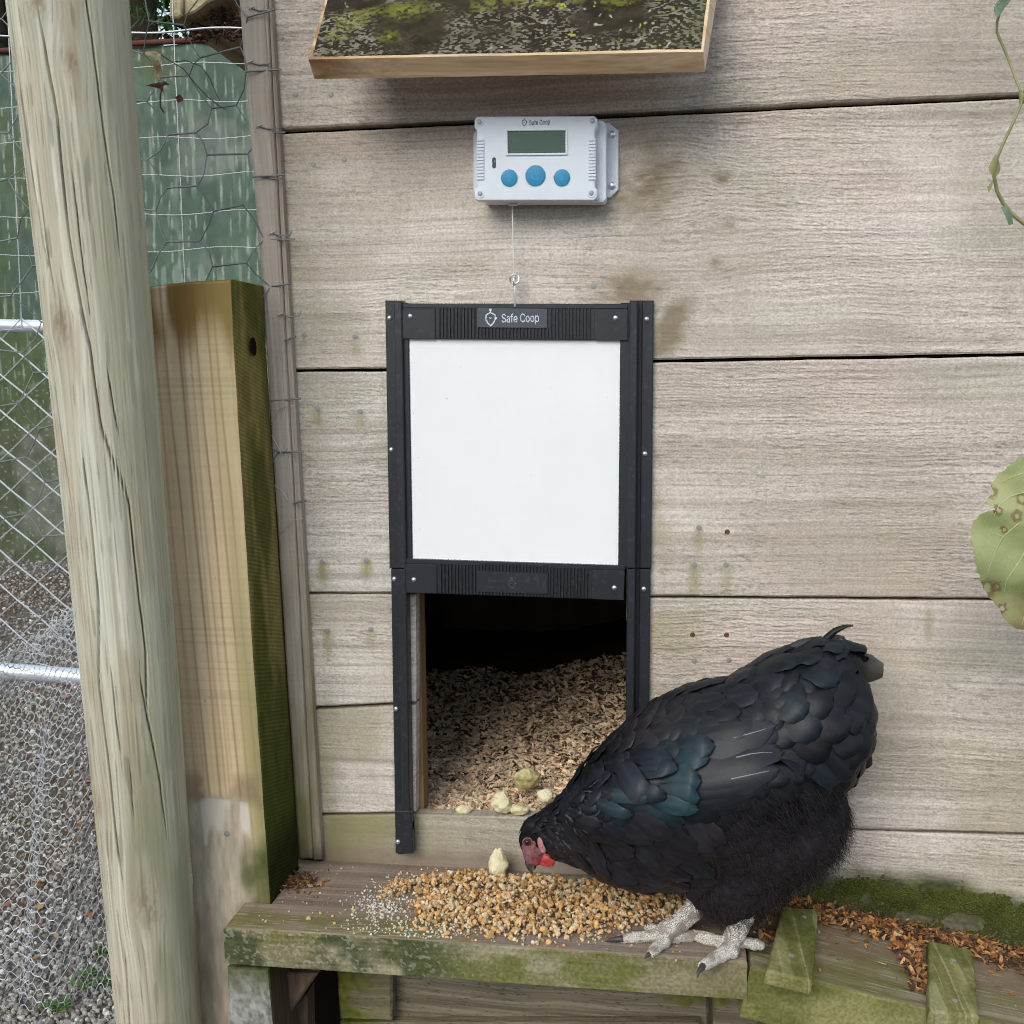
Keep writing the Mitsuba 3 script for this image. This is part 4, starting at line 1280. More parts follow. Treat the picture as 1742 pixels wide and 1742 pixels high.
# beam ends of a lean-to behind, with leaf rubbish lying on it
bs('beam_wood', lambda p, n, uv: mix((.26, .215, .12), (.42, .36, .23), fbm(p.x * 25 + p.z * 60, p.y * 8)) * (.8 + .4 * noise(p.x * 220, p.z * 300)), .8, .2)
bm = thing('beam', 'sawn timber beam end above the green fence beside the coop corner', 'beam')
q = pxpoly([(288, -40), (288, 30), (303, 31), (303, -40)], .62)
part(bm, 'timber', board([(288, -60), (288, 30), (304, 31), (309, 26), (311, -60)], .62, .5, .003), 'beam_wood')
part(bm, 'side_piece', board([(312, -60), (311, 28), (332, 20), (352, 4), (400, -14), (440, -60)], .63, .3, .003), 'beam_wood')
bs('twig', VC, .85, .15)
pieces, cols = [], []
for k in range(260):
    c = P(rng.uniform(318, 410), rng.uniform(14, 66), .66 + rng.uniform(0, .1))
    L = rng.uniform(.008, .035)
    d = rng.normal(size=3) * [1, 1, .6]
    d /= np.linalg.norm(d)
    mm = tube([c - d * L / 2, c + rng.normal(0, .002, 3), c + d * L / 2], rng.uniform(.0006, .0022), 4)
    pieces.append(arr(mm))
    cols.append(np.array([[.10, .06, .045], [.17, .10, .08], [.05, .035, .03]][rng.integers(3)]) * rng.uniform(.6, 1.5))
m, c = join(pieces, cols)
solo('twig_litter', m, 'twig', 'brown twigs and leaf rubbish caught under the beam end', color=c, kind='stuff')

# ---------------------------------------------------------------- galvanised pipe rails with chain link
bs('galvanised', lambda p, n, uv: mi.Color3f(.72, .76, .82) * (.85 + .3 * noise(p.x * 60, p.z * 60, p.y * 60)), .42, .5, metallic=.55)
bs('wire', (.52, .53, .55), .45, .5, metallic=.6)
bs('wire_dull', (.20, .21, .215), .55, .4, metallic=.4)
YP = .47
gate = thing('chain_link_fence', 'chain link fence on two galvanised pipe rails left of the round post', 'fence')
a, b = P(-220, 548, YP), P(330, 562, YP)
part(gate, 'pipe_rail', tube([a, b], .0112, 20), 'galvanised', True)
a, b = P(-220, 1124, YP), P(330, 1166, YP)
part(gate, 'pipe_rail', tube([a, b], .0152, 20), 'galvanised', True)
wires = []
dx, dz = .041, .0335
x_l, x_r = P(-220, 800, YP)[0], P(240, 800, YP)[0]
z_t, z_b = P(0, 556, YP)[2] + .012, P(0, 1120, YP)[2]
nrow = int((z_t - z_b) / dz)
for k in range(int((x_r - x_l) / (2 * dx)) + 1):
    for s in (0, 1):          # two neighbouring zigzag wires make the diamonds
        pts = []
        for r in range(nrow + 1):
            e = r % 2
            x = x_l + k * 2 * dx + (dx if (e ^ s) else -dx) * .5 + s * dx
            pts.append([x, YP - .016 + (.0022 if e else -.0022), z_t - r * dz])
        wires.append(tube(pts, .00125, 5))
wires = []
for k in range(-nrow - 2, int((x_r - x_l) / (2 * dx)) + 3):
    # a wire that runs down to the right, and the one that crosses it
    for sgn in (1, -1):
        t = np.arange(0, nrow + 1)
        x = x_l + k * 2 * dx * 1.0 + (sgn * t * dx if sgn > 0 else (nrow * dx - t * dx))
        z = z_t - t * dz
        ok = (x > x_l - .02) & (x < x_r)
        if ok.sum() < 2:
            continue
        pts = np.c_[x, YP - .016 + .0016 * np.where((t + (sgn > 0)) % 2, 1, -1), z][ok]
        wires.append(tube(pts,   .0017 if sgn > 0 else .0012, 5))
part(gate, 'chain_link', cat(wires), 'wire', True)

# ---------------------------------------------------------------- wire netting
def hexnet(fn, nu, nv, rr, twist=.34, wob=.0, rng=None):
    """hexagon netting with level twists: fn(u, v) -> point; u counts half cells, v counts cells downward"""
    segs = []
    node = {}

    def nd(i, j, s):
        k = (i, j, s)
        if k not in node:
            off = 0.5 * (i % 2)
            du = (.5 - twist) * (1 if s else -1) * 1.0
            p = fn(i + (twist if s else -twist) * .9, j + off)
            node[k] = p + (rng.normal(0, wob, 3) if wob else 0)
        return node[k]
    for i in range(nu):
        for j in range(nv):
            segs.append(([nd(i, j, 0), nd(i, j, 1)], 1.45))
            if i + 1 < nu:
                e = i % 2
                for jj in (j, j - 1) if e == 0 else (j, j + 1):
                    if 0 <= jj < nv:
                        segs.append(([nd(i, j, 1), nd(i + 1, jj, 0)], 1.0))
    out = []
    for (a, b), k in segs:
        if k > 1:
            mid = (a + b) / 2
            out.append(tube([a, mid, b], rr * k, 5, False))
        else:
            bend = (a + b) / 2 + (rng.normal(0, wob * .6, 3) if wob else 0)
            out.append(tube([a, bend, b], rr, 4, False))
    return cat(out)


rg = np.random.default_rng(21)
YN = -.030


def net_fn(u, v):
    # pixels of the photograph on the plane of the corner board; columns end on the board's staples
    px = 442 + .058 * (v * 93) - (8 - u) * 78
    py = -60 + v * 93 + 8 * math.sin(u * 1.3)
    d = YN + .012 * math.sin(u * .9 + v * .7) + (0.006 if u > 7 else .0)
    return P(px, py, d if u < 7.4 else -.0235)


m = hexnet(net_fn, 9, 11, .00085, .36, .0042, rg)
net = thing('chicken_wire', 'slack hexagonal chicken wire stapled to the corner board', 'wire netting')
part(net, 'netting', m, 'wire_dull', True)
for a, b in ((428, 14), (426, 106), (441, 215), (449, 300), (463, 397), (478, 535)):
    c = P(a, b, -.0225)
    mm = tube([c + [-.003, .004, -.001], c + [-.003, -.0022, -.001], c + [.003, -.0022, .0015], c + [.003, .004, .0015]], .0008, 5)
    k = part(net, 'staple', mm, 'wire', True)
    e = [c + [0, -.001, 0], P(a + 14, b + 4, -.024), P(a + 30, b + 3, -.0235), P(a + 34, b + rg.uniform(-6, 6), -.0235)]
    part(net, 'wire_end', tube(e, .0010, 5), 'wire_dull', True)
for pts in [[(500, 690), (478, 692), (466, 712)], [(462, 740), (478, 770), (476, 775), (487, 760)], [(467, 826), (479, 834), (490, 850)], [(515, 882), (500, 884), (476, 905)]]:
    part(net, 'wire_end', tube([P(a, b, -.026) for a, b in pts], .00055, 5), 'wire', True)
# square welded mesh farther back
wm = thing('welded_mesh', 'square welded wire mesh in front of the green fence', 'wire mesh')
ws = []
for k, py in enumerate((54, 112, 175, 237, 300, 365, 427, 490, 552)):
    pts = [P(px, py + 3 * math.sin(px * .03 + k) - (px - 230) * .03, .40) for px in np.linspace(-160, 440, 26)]
    if k == 0:
        part(wm, 'top_wire', tube(pts, .0018, 6), 'wire', True)
    else:
        ws.append(tube(pts, .00075, 4))
for px in (10, 291, 150, -140):
    ws.append(tube([P(px + (py + 50) * .045, py, .402) for py in np.linspace(-60, 560, 14)], .0011, 5))
part(wm, 'mesh', cat(ws), 'wire', True)

# fine netting draped over the lower left
bs('fine_wire', (.66, .67, .69), .5, .5, metallic=.4)


def drape(a, b):
    """a in 0..1 to the right, b in 0..1 downward: pixels of the photograph and depth; cells crowd together along the folds"""
    top = 1120 - 175 * max(0, (a - .28) / .47) ** 1.25 if a > .28 else 1120 - 30 * math.sin(a * 11)
    top = max(top, 925)
    py = top + (2150 - top) * b ** 1.12
    fold = 68 - 30 * (py - 1340) / 400
    px0 = -140 + a * 470
    wgt = 34 * math.exp(-((px0 - fold) / 46) ** 2) * (1 if px0 > fold else -1)
    px = px0 - wgt * min(1, max(0, (py - 1180) / 160)) * min(1, abs(px0 - fold) / 20)
    d = .19 + .035 * math.sin(px0 * .035 + b * 3) + .028 * math.exp(-((px0 - fold) / 26) ** 2) + .05 * max(0, b - .25)
    return P(px, py, d)


NU, NV = 54, 52
m = hexnet(lambda u, v: drape(u / (NU - 1), v / NV), NU, NV, .00068, .28, .0010, rg)
fn_ = thing('fine_netting', 'fine mesh bird netting draped in folds at lower left', 'wire netting')
part(fn_, 'netting', m, 'fine_wire', True)
curl = []
for k in range(95):
    a = rg.uniform(0, .62)
    c = drape(a, rg.uniform(0, .045))
    n_ = 10
    d = rg.normal(size=3) * [1, .5, 1]
    d /= np.linalg.norm(d)
    L = rg.uniform(.012, .034)
    ph = rg.uniform(0, 6.3)
    curl.append(tube([c + d * L * (t - .5) + .0028 * np.array([math.sin(9 * t + ph), .6 * math.cos(7 * t), math.cos(8 * t + ph)]) for t in np.linspace(0, 1, n_)], .00055, 4, False))
part(fn_, 'gathered_edge', cat(curl), 'fine_wire', True, label='crumpled upper edge of the netting', kind='stuff')

# dead vine twig with dry leaves caught in the wire
tw = thing('dead_twig', 'withered twig with pale dry leaf caught in the chicken wire', 'twig')
bs('twig_brown', (.075, .055, .045), .85, .15)
bs('dry_pale', lambda p, n, uv: mix((.30, .21, .11), (.52, .42, .28), noise(p.x * 200, p.z * 200)), .8, .2, two=True)
st = lambda pts, r: tube([P(a, b, -.06) + [0, .004 * math.sin(a), 0] for a, b in pts], r, 5)
part(tw, 'stem', cat([st([(272, 92), (290, 104), (310, 116), (330, 140), (352, 164), (372, 180), (384, 186)], .0006), st([(296, 104), (318, 104), (344, 114), (358, 135), (366, 160), (376, 172)], .0005), st([(276, 150), (275, 165), (274, 182), (280, 192)], .0009)]), 'twig_brown', True)


def flat_leaf(pts, y, bulge, t=.0004):
    g = Polygon(pxpoly(pts, y))
    v2, f2 = trimesh.creation.triangulate_polygon(g, engine='earcut')
    v2, f2 = trimesh.remesh.subdivide_to_size(np.c_[v2, v2[:, :1] * 0], f2, .008)
    tm = trimesh.Trimesh(v2, f2)
    v2, f2 = tm.vertices[:, :2], tm.faces
    d = bulge(v2)
    n_ = len(v2)
    va = np.c_[v2[:, 0], y + d, v2[:, 1]]
    vb = va + [0, t, 0]
    if np.cross(va[f2[0][1]] - va[f2[0][0]], va[f2[0][2]] - va[f2[0][0]])[1] > 0:
        f2 = f2[:, ::-1]
    e = trimesh.Trimesh(va, f2, process=False)
    ed = e.edges[trimesh.grouping.group_rows(e.edges_sorted, require_count=1)]
    side = np.vstack([np.c_[ed[:, 1], ed[:, 0], ed[:, 0] + n_], np.c_[ed[:, 1], ed[:, 0] + n_, ed[:, 1] + n_]])
    return trimesh.Trimesh(np.vstack([va, vb]), np.vstack([f2, f2[:, ::-1] + n_, side]), process=False)


crv = lambda v: .004 * np.sin(v[:, 0] * 260) + .003 * np.sin(v[:, 1] * 210)
part(tw, 'leaf', flat_leaf([(250, 90), (262, 86), (274, 93), (278, 101), (270, 108), (266, 98), (252, 96)], -.062, crv), 'dry_pale', 40)
part(tw, 'leaf', flat_leaf([(258, 104), (272, 102), (272, 116), (268, 128), (260, 132), (262, 118)], -.060, crv), 'dry_pale', 40)
bs('leaf_husk', (.10, .05, .04), .85, .15)
part(tw, 'leaf', flat_leaf([(252, 148), (270, 140), (284, 140), (292, 146), (278, 148), (276, 156), (270, 150)], -.060, crv), 'leaf_husk', 40)
part(tw, 'leaf', flat_leaf([(296, 164), (302, 158), (310, 168), (300, 174)], -.060, crv), 'leaf_husk', 40)

# ---------------------------------------------------------------- the living vine at right
bs('vine_stem', lambda p, n, uv: mix((.17, .20, .07), (.30, .27, .14), noise(p.z * 60, p.x * 60)), .55, .35)
bs('vine_leaf', lambda p, n, uv: mix((.10, .16, .09), (.17, .23, .15), noise(p.z * 150, p.x * 150)), .5, .4, two=True)
vine = thing('vine', 'thin green vine stem hanging down at upper right', 'vine')
yv = -.10
stem = [(1760, -60), (1722, -25), (1704, 8), (1696, 38), (1696, 55), (1706, 78), (1716, 102), (1728, 135), (1739, 162), (1737, 178), (1722, 212), (1706, 245), (1695, 272), (1691, 300), (1696, 325), (1706, 345), (1722, 364), (1742, 380), (1790, 402), (1850, 400)]
part(vine, 'stem', tube([P(a, b, yv + .012 * math.sin(b * .02)) for a, b in stem], np.interp(np.arange(len(stem)), [0, 8, 14, 19], [.0016, .0013, .0020, .0026]), 8), 'vine_stem', True)
part(vine, 'stem_joint', tube([P(1737, 158, yv), P(1739, 166, yv), P(1738, 176, yv)], [.0024, .0034, .0022], 8), 'vine_stem', True)
part(vine, 'leaf', flat_leaf([(1690, 18), (1692, 8), (1702, -2), (1716, -12), (1726, -16), (1722, -2), (1712, 10), (1702, 24), (1695, 32)], yv - .006, lambda v: .003 * np.sin(v[:, 0] * 300)), 'vine_leaf', 40)
part(vine, 'bract', flat_leaf([(1693, 262), (1682, 285), (1686, 294), (1692, 303), (1700, 294), (1703, 286), (1698, 272)], yv - .003, lambda v: .002 * np.sin(v[:, 0] * 500)), 'vine_stem', 40)
part(vine, 'bract', flat_leaf([(1690, 305), (1680, 318), (1682, 328), (1688, 318)], yv - .003, lambda v: .001 * np.sin(v[:, 0] * 500)), 'vine_stem', 40)
part(vine, 'bract', flat_leaf([(1703, 352), (1712, 372), (1716, 384), (1724, 380), (1722, 364), (1712, 350)], yv - .003, lambda v: .001 * np.sin(v[:, 0] * 500)), 'vine_leaf', 40)

YL = -.24


def big_leaf_color(p, n, uv):
    a, b = p.x, p.z
    col = mix((.23, .27, .11), (.33, .36, .165), fbm(a * 60, b * 60))
    low = smoothstep(_L(1700, 985)[2], _L(1700, 1085)[2], b)
    col = mix(col, mi.Color3f(.36, .33, .15), smoothstep(.45, .62, fbm(a * 25 + 2, b * 25)) * .6)
    col = mix(col, mi.Color3f(.155, .20, .06), smoothstep(.5, .66, fbm(a * 18 + 9, b * 30)) * .7)
    col = mix(col, mi.Color3f(.26, .16, .09), low * smoothstep(.25, .5, fbm(a * 30 + 5, b * 30)) * .95)
    d, d2, r = voronoi(a * 260, b * 260)
    col = mix(col, mi.Color3f(.40, .43, .23), (1 - smoothstep(.02, .12, d2 - d)) * .25)
    e = mi.Float(0)
    jit = .0045 * (fbm(a * 330, b * 330) - .5)
    for px, py, s in SPOTS:
        q = _L(px, py)
        rr = dr.sqrt(dr.square(a - float(q[0])) + dr.square((b - float(q[2])) * .8)) + jit
        e = dr.maximum(e, 1 - smoothstep(s * .6, s, rr))
        col = mix(col, mi.Color3f(.44, .33, .22), 1 - smoothstep(s * .15, s * .45, rr)) if s < .005 else col
        col = mix(col, mi.Color3f(.13, .07, .035), smoothstep(s * .35, s * .6, rr) * (1 - smoothstep(s * .7, s * 1.25, rr)) * .75)
    return col


_L = lambda a, b: P(a, b, YL)
SPOTS = [(1690, 838, .0058), (1697, 866, .0034), (1700, 870, .0042), (1730, 879, .0052), (1740, 850, .0055), (1709, 902, .0030), (1685, 1005, .0085), (1700, 1002, .0050), (1712, 1040, .0045)]
bs('big_leaf', big_leaf_color, .5, .35, two=True)
out = [(1848, 742), (1800, 752), (1764, 768), (1742, 780), (1733, 784), (1728, 790), (1718, 794), (1713, 801), (1704, 806), (1699, 815), (1692, 824), (1688, 834), (1690, 842), (1686, 846), (1681, 850), (1680, 856), (1685, 860), (1692, 862), (1694, 868), (1686, 868), (1678, 872), (1670, 876), (1665, 884), (1659, 888), (1658, 896), (1656, 905), (1657, 913), (1656, 922), (1659, 930), (1658, 940), (1662, 948), (1661, 958), (1666, 966), (1666, 976), (1672, 982), (1672, 992), (1677, 998), (1680, 1008), (1686, 1014), (1688, 1021), (1696, 1026), (1701, 1036), (1708, 1040), (1711, 1052), (1720, 1062), (1728, 1070), (1742, 1078), (1764, 1080), (1800, 1068), (1836, 1040), (1866, 1000), (1884, 950), (1890, 890), (1884, 830), (1870, 780)]
lb = thing('serrated_leaf', 'large yellowing serrated leaf with brown spots at right edge', 'leaf')
lc = _L(1770, 900)


def lbulge(v):
    r2 = ((v[:, 0] - lc[0]) ** 2 + (v[:, 1] - lc[2]) ** 2)
    return 1.9 * r2 + .002 * np.sin(v[:, 1] * 120 + v[:, 0] * 60)


def ld(q):
    return lbulge(np.array([[q[0], q[2]]]))[0]


part(lb, 'blade', flat_leaf(out, YL, lbulge, .0005), 'big_leaf', True)
bs('leaf_vein', (.42, .45, .24), .5, .35)
for pts, r in [([(1848, 745), (1820, 790), (1780, 850), (1760, 920), (1755, 1000), (1748, 1070)], .0011), ([(1800, 815), (1770, 805), (1742, 806), (1722, 813), (1706, 824)], .0007), ([(1790, 832), (1750, 836), (1720, 846), (1702, 858), (1692, 878)], .0007),
               ([(1780, 852), (1752, 872), (1728, 894), (1708, 914), (1694, 940), (1686, 964), (1684, 978)], .0008), ([(1768, 890), (1750, 930), (1738, 952), (1722, 975), (1715, 990), (1714, 1010)], .0008), ([(1692, 930), (1680, 920), (1672, 918)], .0004), ([(1708, 914), (1694, 908), (1680, 912)], .0004), ([(1730, 962), (1722, 950), (1716, 948)], .0004)]:
    pp = [_L(a, b) for a, b in pts]
    part(lb, 'vein', tube([q + [0, ld(q) - .0003, 0] for q in pp], np.linspace(r, r * .45, len(pp)), 6), 'leaf_vein', True)
part(lb, 'stalk', tube([_L(1848, 745) + [0, ld(_L(1848, 745)), 0], _L(1862, 715) + [0, .02, 0], _L(1880, 650) + [0, .10, 0]], .0014, 6), 'vine_stem', True)
# ---------------------------------------------------------------- wood shavings inside the pop hole
rng = np.random.default_rng(11)
bs('shaving', VC, .85, .2, two=True)


def bed_z(x, y):
    """the bedding: level with the sill in front, heaped towards the right and back"""
    return zs - .010 + .10 * np.clip(y - .05, 0, .6) + .05 * np.clip((x + .12) / .2, -.6, 1.0) * np.clip(y * 3.5, 0, 1) + .016 * (meshkit.fbm(np.stack([x * 14, y * 14, x * 0], -1), 3) - .5)


def flake(rng):
    """a thin curled chip of wood"""
    L, W, t = rng.uniform(.0035, .0105), rng.uniform(.0014, .0040), rng.uniform(.0003, .0007)
    k = rng.normal(0, 70)
    s = np.linspace(-1, 1, 4)
    ctr = np.c_[s * L, .0012 * rng.normal() * s ** 2, .5 * k * (s * L) ** 2]
    wd = W * np.array([rng.uniform(.3, 1), 1, rng.uniform(.8, 1.2), rng.uniform(.2, .9)])
    tw = rng.normal(0, .5) * s
    up = np.c_[s * 0, -np.sin(tw), np.cos(tw)]
    sd = np.c_[s * 0, np.cos(tw), np.sin(tw)] * wd[:, None]
    v = np.vstack([ctr + sd + up * t, ctr - sd + up * t, ctr + sd - up * t, ctr - sd - up * t])
    f = []
    for i in range(3):
        a, b, c, d = i, i + 4, i + 8, i + 12
        f += [[a, b, b + 1], [a, b + 1, a + 1], [c, d + 1, d], [c, c + 1, d + 1], [a, a + 1, c + 1], [a, c + 1, c], [b, d, d + 1], [b, d + 1, b + 1]]
    f += [[0, 8, 12], [0, 12, 4], [3, 7, 15], [3, 15, 11]]
    return v, np.array(f)


flakes = [flake(rng) for _ in range(60)]
xL, xR = jx - .02, P(OPR, 1200)[0] + .05
sx_, sy_ = np.linspace(x0 + .01, .6, 90), np.linspace(.001, .99, 90)
X, Y = np.meshgrid(sx_, sy_)
m = grid_sheet(sx_, np.maximum(sy_, WT + .004), lambda x, y: bed_z(x, y) - .002)
bs('bed_base', (.12, .075, .045), .95, .1)
bed = thing('bedding', 'heap of pale wood shavings inside the dark pop hole', 'wood shavings')
labels[bed]['kind'] = 'stuff'
labels[bed].pop('category')
scene[partkey(bed, 'base')] = mikit.ply(m, 'bed_base', smooth=True)
pieces, cols = [], []
N = 12500
yy = WT + .006 + .62 * rng.random(N) ** 1.5
xx = xL - .42 * yy + (xR - xL + .36 * yy) * rng.random(N)
for x, y, z in zip(xx, yy, bed_z(xx, yy)):
    v, f = flakes[rng.integers(60)]
    s = rng.uniform(.42, .9)
    R = rotz(rng.uniform(0, 6.3)) @ trimesh.transformations.rotation_matrix(rng.normal(0, .45), [1, 0, 0])[:3, :3] @ trimesh.transformations.rotation_matrix(rng.normal(0, .35), [0, 1, 0])[:3, :3]
    pieces.append((v * s @ R.T + [x, y, z + rng.uniform(-.001, .006)], f))
    c = np.array([.84, .63, .43]) * rng.uniform(.6, 1.2)
    r = rng.random()
    if r < .12: c = np.array([.40, .24, .14]) * rng.uniform(.7, 1.1)
    elif r < .20: c = np.array([.76, .61, .46])
    elif r < .24: c = np.array([.20, .19, .18])
    cols.append(c)
m, c = join(pieces, cols)
k = partkey(bed, 'shavings')
scene[k] = mikit.ply(m, 'shaving', color=c)

# ---------------------------------------------------------------- pale scraps of bread: inside, and one on the ledge
bs('scrap', lambda p, n, uv: mix((.50, .40, .20), (.74, .67, .45), smoothstep(.25, .65, fbm(p.x * 110, p.y * 110, p.z * 110))), .75, .3, lambda p, n, uv: noise(p.x * 400, p.y * 400, p.z * 400), .0009, .0006)
bs('scrap_green', lambda p, n, uv: mix((.32, .27, .11), (.56, .49, .25), smoothstep(.3, .65, fbm(p.x * 110, p.y * 110, p.z * 110))), .75, .3, lambda p, n, uv: noise(p.x * 400, p.y * 400, p.z * 400), .0009, .0006)


def scrap(px, py, wpx, hpx, label, y=None, mat='scrap', tip=0.0, seed=0, z=None):
    r = np.random.default_rng(seed)
    v, f = lump(r, 3, .26)
    base = P(px, py, y) if z is None else G(px, py, z)
    k = np.linalg.norm(P(px + 1, py, base[1]) - P(px, py, base[1]))
    w, h = wpx * k / 2, hpx * k
    zz = v[:, 2].copy()
    s = 1 - tip * np.clip((zz + 1) / 2, 0, 1)
    v = v * [w, w * .75, h * .5]
    v[:, 0] *= s
    v[:, 1] *= s
    v = v + .22 * w * (meshkit.fbm(v / w * 3.1 + seed, 3) - .5)[:, None]
    v[:, 2] -= v[:, 2].min()
    solo('food_scrap', trimesh.Trimesh(v + base, f, process=False), mat, label, 'food scrap', True, group='pale food scraps by the pop hole')


scrap(848, 1490, 44, 48, 'pale pointed food scrap standing on the ledge in front of the hen', z=LZ + .004, tip=.62, seed=3)
scrap(853, 1384, 42, 40, 'largest pale food scrap on the sill just inside the pop hole', y=.010, tip=.45, seed=4)
scrap(896, 1342, 46, 34, 'greenish yellow food scrap farthest back on the shavings', y=.085, mat='scrap_green', tip=.1, seed=5)
scrap(927, 1368, 30, 26, 'pale food scrap on the shavings nearest the hen', y=.040, tip=.1, seed=6)
scrap(789, 1385, 28, 15, 'small flat pale food scrap at the left on the sill', y=.012, tip=.1, seed=7)
scrap(884, 1387, 34, 18, 'flat pale food scrap on the sill above the hen\'s head', y=.010, tip=.1, seed=8)

# ---------------------------------------------------------------- spilled feed on the ledge
bs('feed_grain', VC, .8, .25)
pile = [(700, 1530), (640, 1535), (655, 1500), (720, 1488), (800, 1480), (880, 1488), (960, 1492), (1060, 1502), (1150, 1500), (1180, 1530), (1165, 1560), (1100, 1575), (1040, 1590), (960, 1606), (880, 1606), (780, 1597), (690, 1575)]
pg_ = Polygon([G(a, b, LZ)[:2] for a, b in pile])
fpx = [lump(rng, 1, .7, (1, rng.uniform(.7, 1), rng.uniform(.65, .9))) for _ in range(14)]
pieces, cols = [], []
b0, b1, b2, b3 = pg_.bounds
pts = rng.uniform([b0 - .04, ledge_y + .003], [b2 + .03, min(-.006, b3 + .01)], (15000, 2))
dd = shapely.distance(shapely.points(pts), pg_.exterior)
inn = shapely.contains(pg_, shapely.points(pts))
dens = np.where(inn, np.clip(.18 + dd * 26, 0, 1), np.exp(-dd / .011) * .22)
keep = rng.random(len(pts)) < dens * .50 * np.clip(.35 + 1.3 * meshkit.fbm(np.c_[pts * 45, pts[:, :1] * 0], 2), 0, 1)
for (x, y), d, i in zip(pts[keep], dd[keep], inn[keep]):
    big = i and rng.random() < .40
    s = rng.uniform(.0019, .0040) if big else rng.uniform(.0007, .0020)
    v, f = fpx[rng.integers(14)]
    hh = (np.clip(d * .30, 0, .009) * rng.random() ** .7) if i else 0
    cyl = rng.random() < .3
    pieces.append((v * s * ([1.5, .8, .8] if cyl else [1, 1, 1]) @ rot_random(rng).T + [x, y, LZ + hh + s * .45], f))
    r = rng.random()
    c = np.array([.62, .37, .165]) * rng.uniform(.6, 1.25)
    if r < .34 or (not big and r < .6): c = np.array([.66, .52, .33]) * rng.uniform(.8, 1.15)
    elif r < .36: c = np.array([.74, .66, .50])
    elif r < .40: c = np.array([.36, .18, .07])
    cols.append(c)
# loose crumbs over the rest of the ledge
for k in range(420):
    x, y = rng.uniform(lx0 + .02, lx1 - .01), rng.uniform(ledge_y + .006, -.01)
    near = abs(x - G(680, 1540, LZ)[0]) < .05
    if not near and rng.random() < .55:
        continue
    s = rng.uniform(.0005, .0014)
    v, f = fpx[rng.integers(14)]
    pieces.append((v * s @ rot_random(rng).T + [x, y, LZ + s * .4], f))
    cols.append(np.array([.72, .64, .50]) * rng.uniform(.6, 1.1) if rng.random() < .7 else np.array([.5, .27, .10]))
for a, b in ((452, 1569), (545, 1555), (566, 1560), (569, 1572), (525, 1564), (600, 1548), (1220, 1545), (1150, 1635), (1110, 1628), (1265, 1590), (1283, 1587)):
    q = G(a, b, LZ)
    s = rng.uniform(.0016, .0034)
    v, f = fpx[rng.integers(14)]
    pieces.append((v * s @ rot_random(rng).T + q + [0, 0, s * .5], f))
    cols.append([.60, .42, .2])
m, c = join(pieces, cols)
solo('spilled_feed', m, 'feed_grain', 'spilled tan poultry feed crumbs heaped on the ledge under the hen\'s beak', color=c, smooth=False, kind='stuff')
# pale dusty meal at the left of the heap
pieces, cols = [], []
for k in range(650):
    t = rng.normal(0, 1, 2)
    q = G(645 + t[0] * 26, 1542 + t[1] * 13, LZ) if rng.random() < .6 else G(720 + t[0] * 60, 1580 + t[1] * 9, LZ)
    if q[1] < ledge_y + .004:
        continue
    s = rng.uniform(.0004, .0015)
    v, f = fpx[rng.integers(14)]
    pieces.append((v[:, :] * s @ rot_random(rng).T + q + [0, 0, s * .4], f))
    cols.append(np.array([.70, .64, .54]) * rng.uniform(.7, 1.1))
m, c = join(pieces, cols)
solo('feed_dust', m, 'feed_grain', 'whitish feed meal dusted at the left edge of the feed heap', color=c, kind='stuff')

# ---------------------------------------------------------------- chips and rotten shavings along the ramp and in the corner by the post
bs('chip', VC, .85, .2, two=True)
chipw = []
pieces, cols = [], []


def chips(n, fn, tone, smin=.5, smax=1.0, flat=.35):
    for k in range(n):
        q = fn()
        if q is None:
            continue
        v, f = flakes[rng.integers(60)]
        R = rotz(rng.uniform(0, 6.3)) @ trimesh.transformations.rotation_matrix(rng.normal(0, flat), [1, 0, 0])[:3, :3] @ trimesh.transformations.rotation_matrix(rng.normal(0, flat), [0, 1, 0])[:3, :3]
        pieces.append((v * rng.uniform(smin, smax) @ R.T + q, f))
        cols.append(np.array(tone[rng.integers(len(tone))]) * rng.uniform(.6, 1.3))


ORANGE = [(.42, .20, .075), (.30, .13, .05), (.17, .085, .045), (.10, .06, .04), (.50, .29, .14)]
DARK = [(.09, .055, .038), (.06, .04, .03), (.14, .085, .05)]


def ramp_pt(y0, y1, h=.002, x0_=.0, x1_=.6):
    a, b = rng.uniform(x0_, x1_), rng.uniform(y0, y1)
    return ro + ru * a + rn * (h + rng.uniform(0, .006)) + [0, b, 0]


chips(1700, lambda: ramp_pt(-.058, -.004, .001), ORANGE + DARK, .45, .9, .4)
chips(500, lambda: ramp_pt(-.040, -.003, .004), ORANGE[:3], .4, .85, .5)
chips(130, lambda: ramp_pt(-.085, -.045, .0, .0, .6), ORANGE, .4, .8)
# against the upper side of the second cleat
c2 = rampuv(1575, 1660, 0)
chips(260, lambda: ro + ru * (c2[0] - abs(rng.normal(0, .014))) + rn * rng.uniform(.001, .008) + [0, rng.uniform(-.165, -.05), 0], ORANGE, .45, .95, .5)
c1 = rampuv(1318, 1600, 0)
chips(160, lambda: ro + ru * (c1[0] - .004 - abs(rng.normal(0, .010))) + rn * rng.uniform(.001, .007) + [0, rng.uniform(-.13, -.01), 0], ORANGE, .5, 1.0, .5)
chips(70, lambda: ramp_pt(-.19, -.05, .0005), ORANGE, .3, .6, .15)
m, c = join(pieces, cols)
solo('ramp_litter', m, 'chip', 'orange brown wood chips collected along the back of the ramp', color=c, kind='stuff')
pieces, cols = [], []
cq = G(505, 1502, LZ)
chips(230, lambda: np.r_[cq[:2] + rng.normal(0, 1, 2) * [.014, .010], LZ + rng.uniform(.0005, .004)] if True else None, ORANGE + [(.08, .05, .03)] * 3, .25, .55, .3)
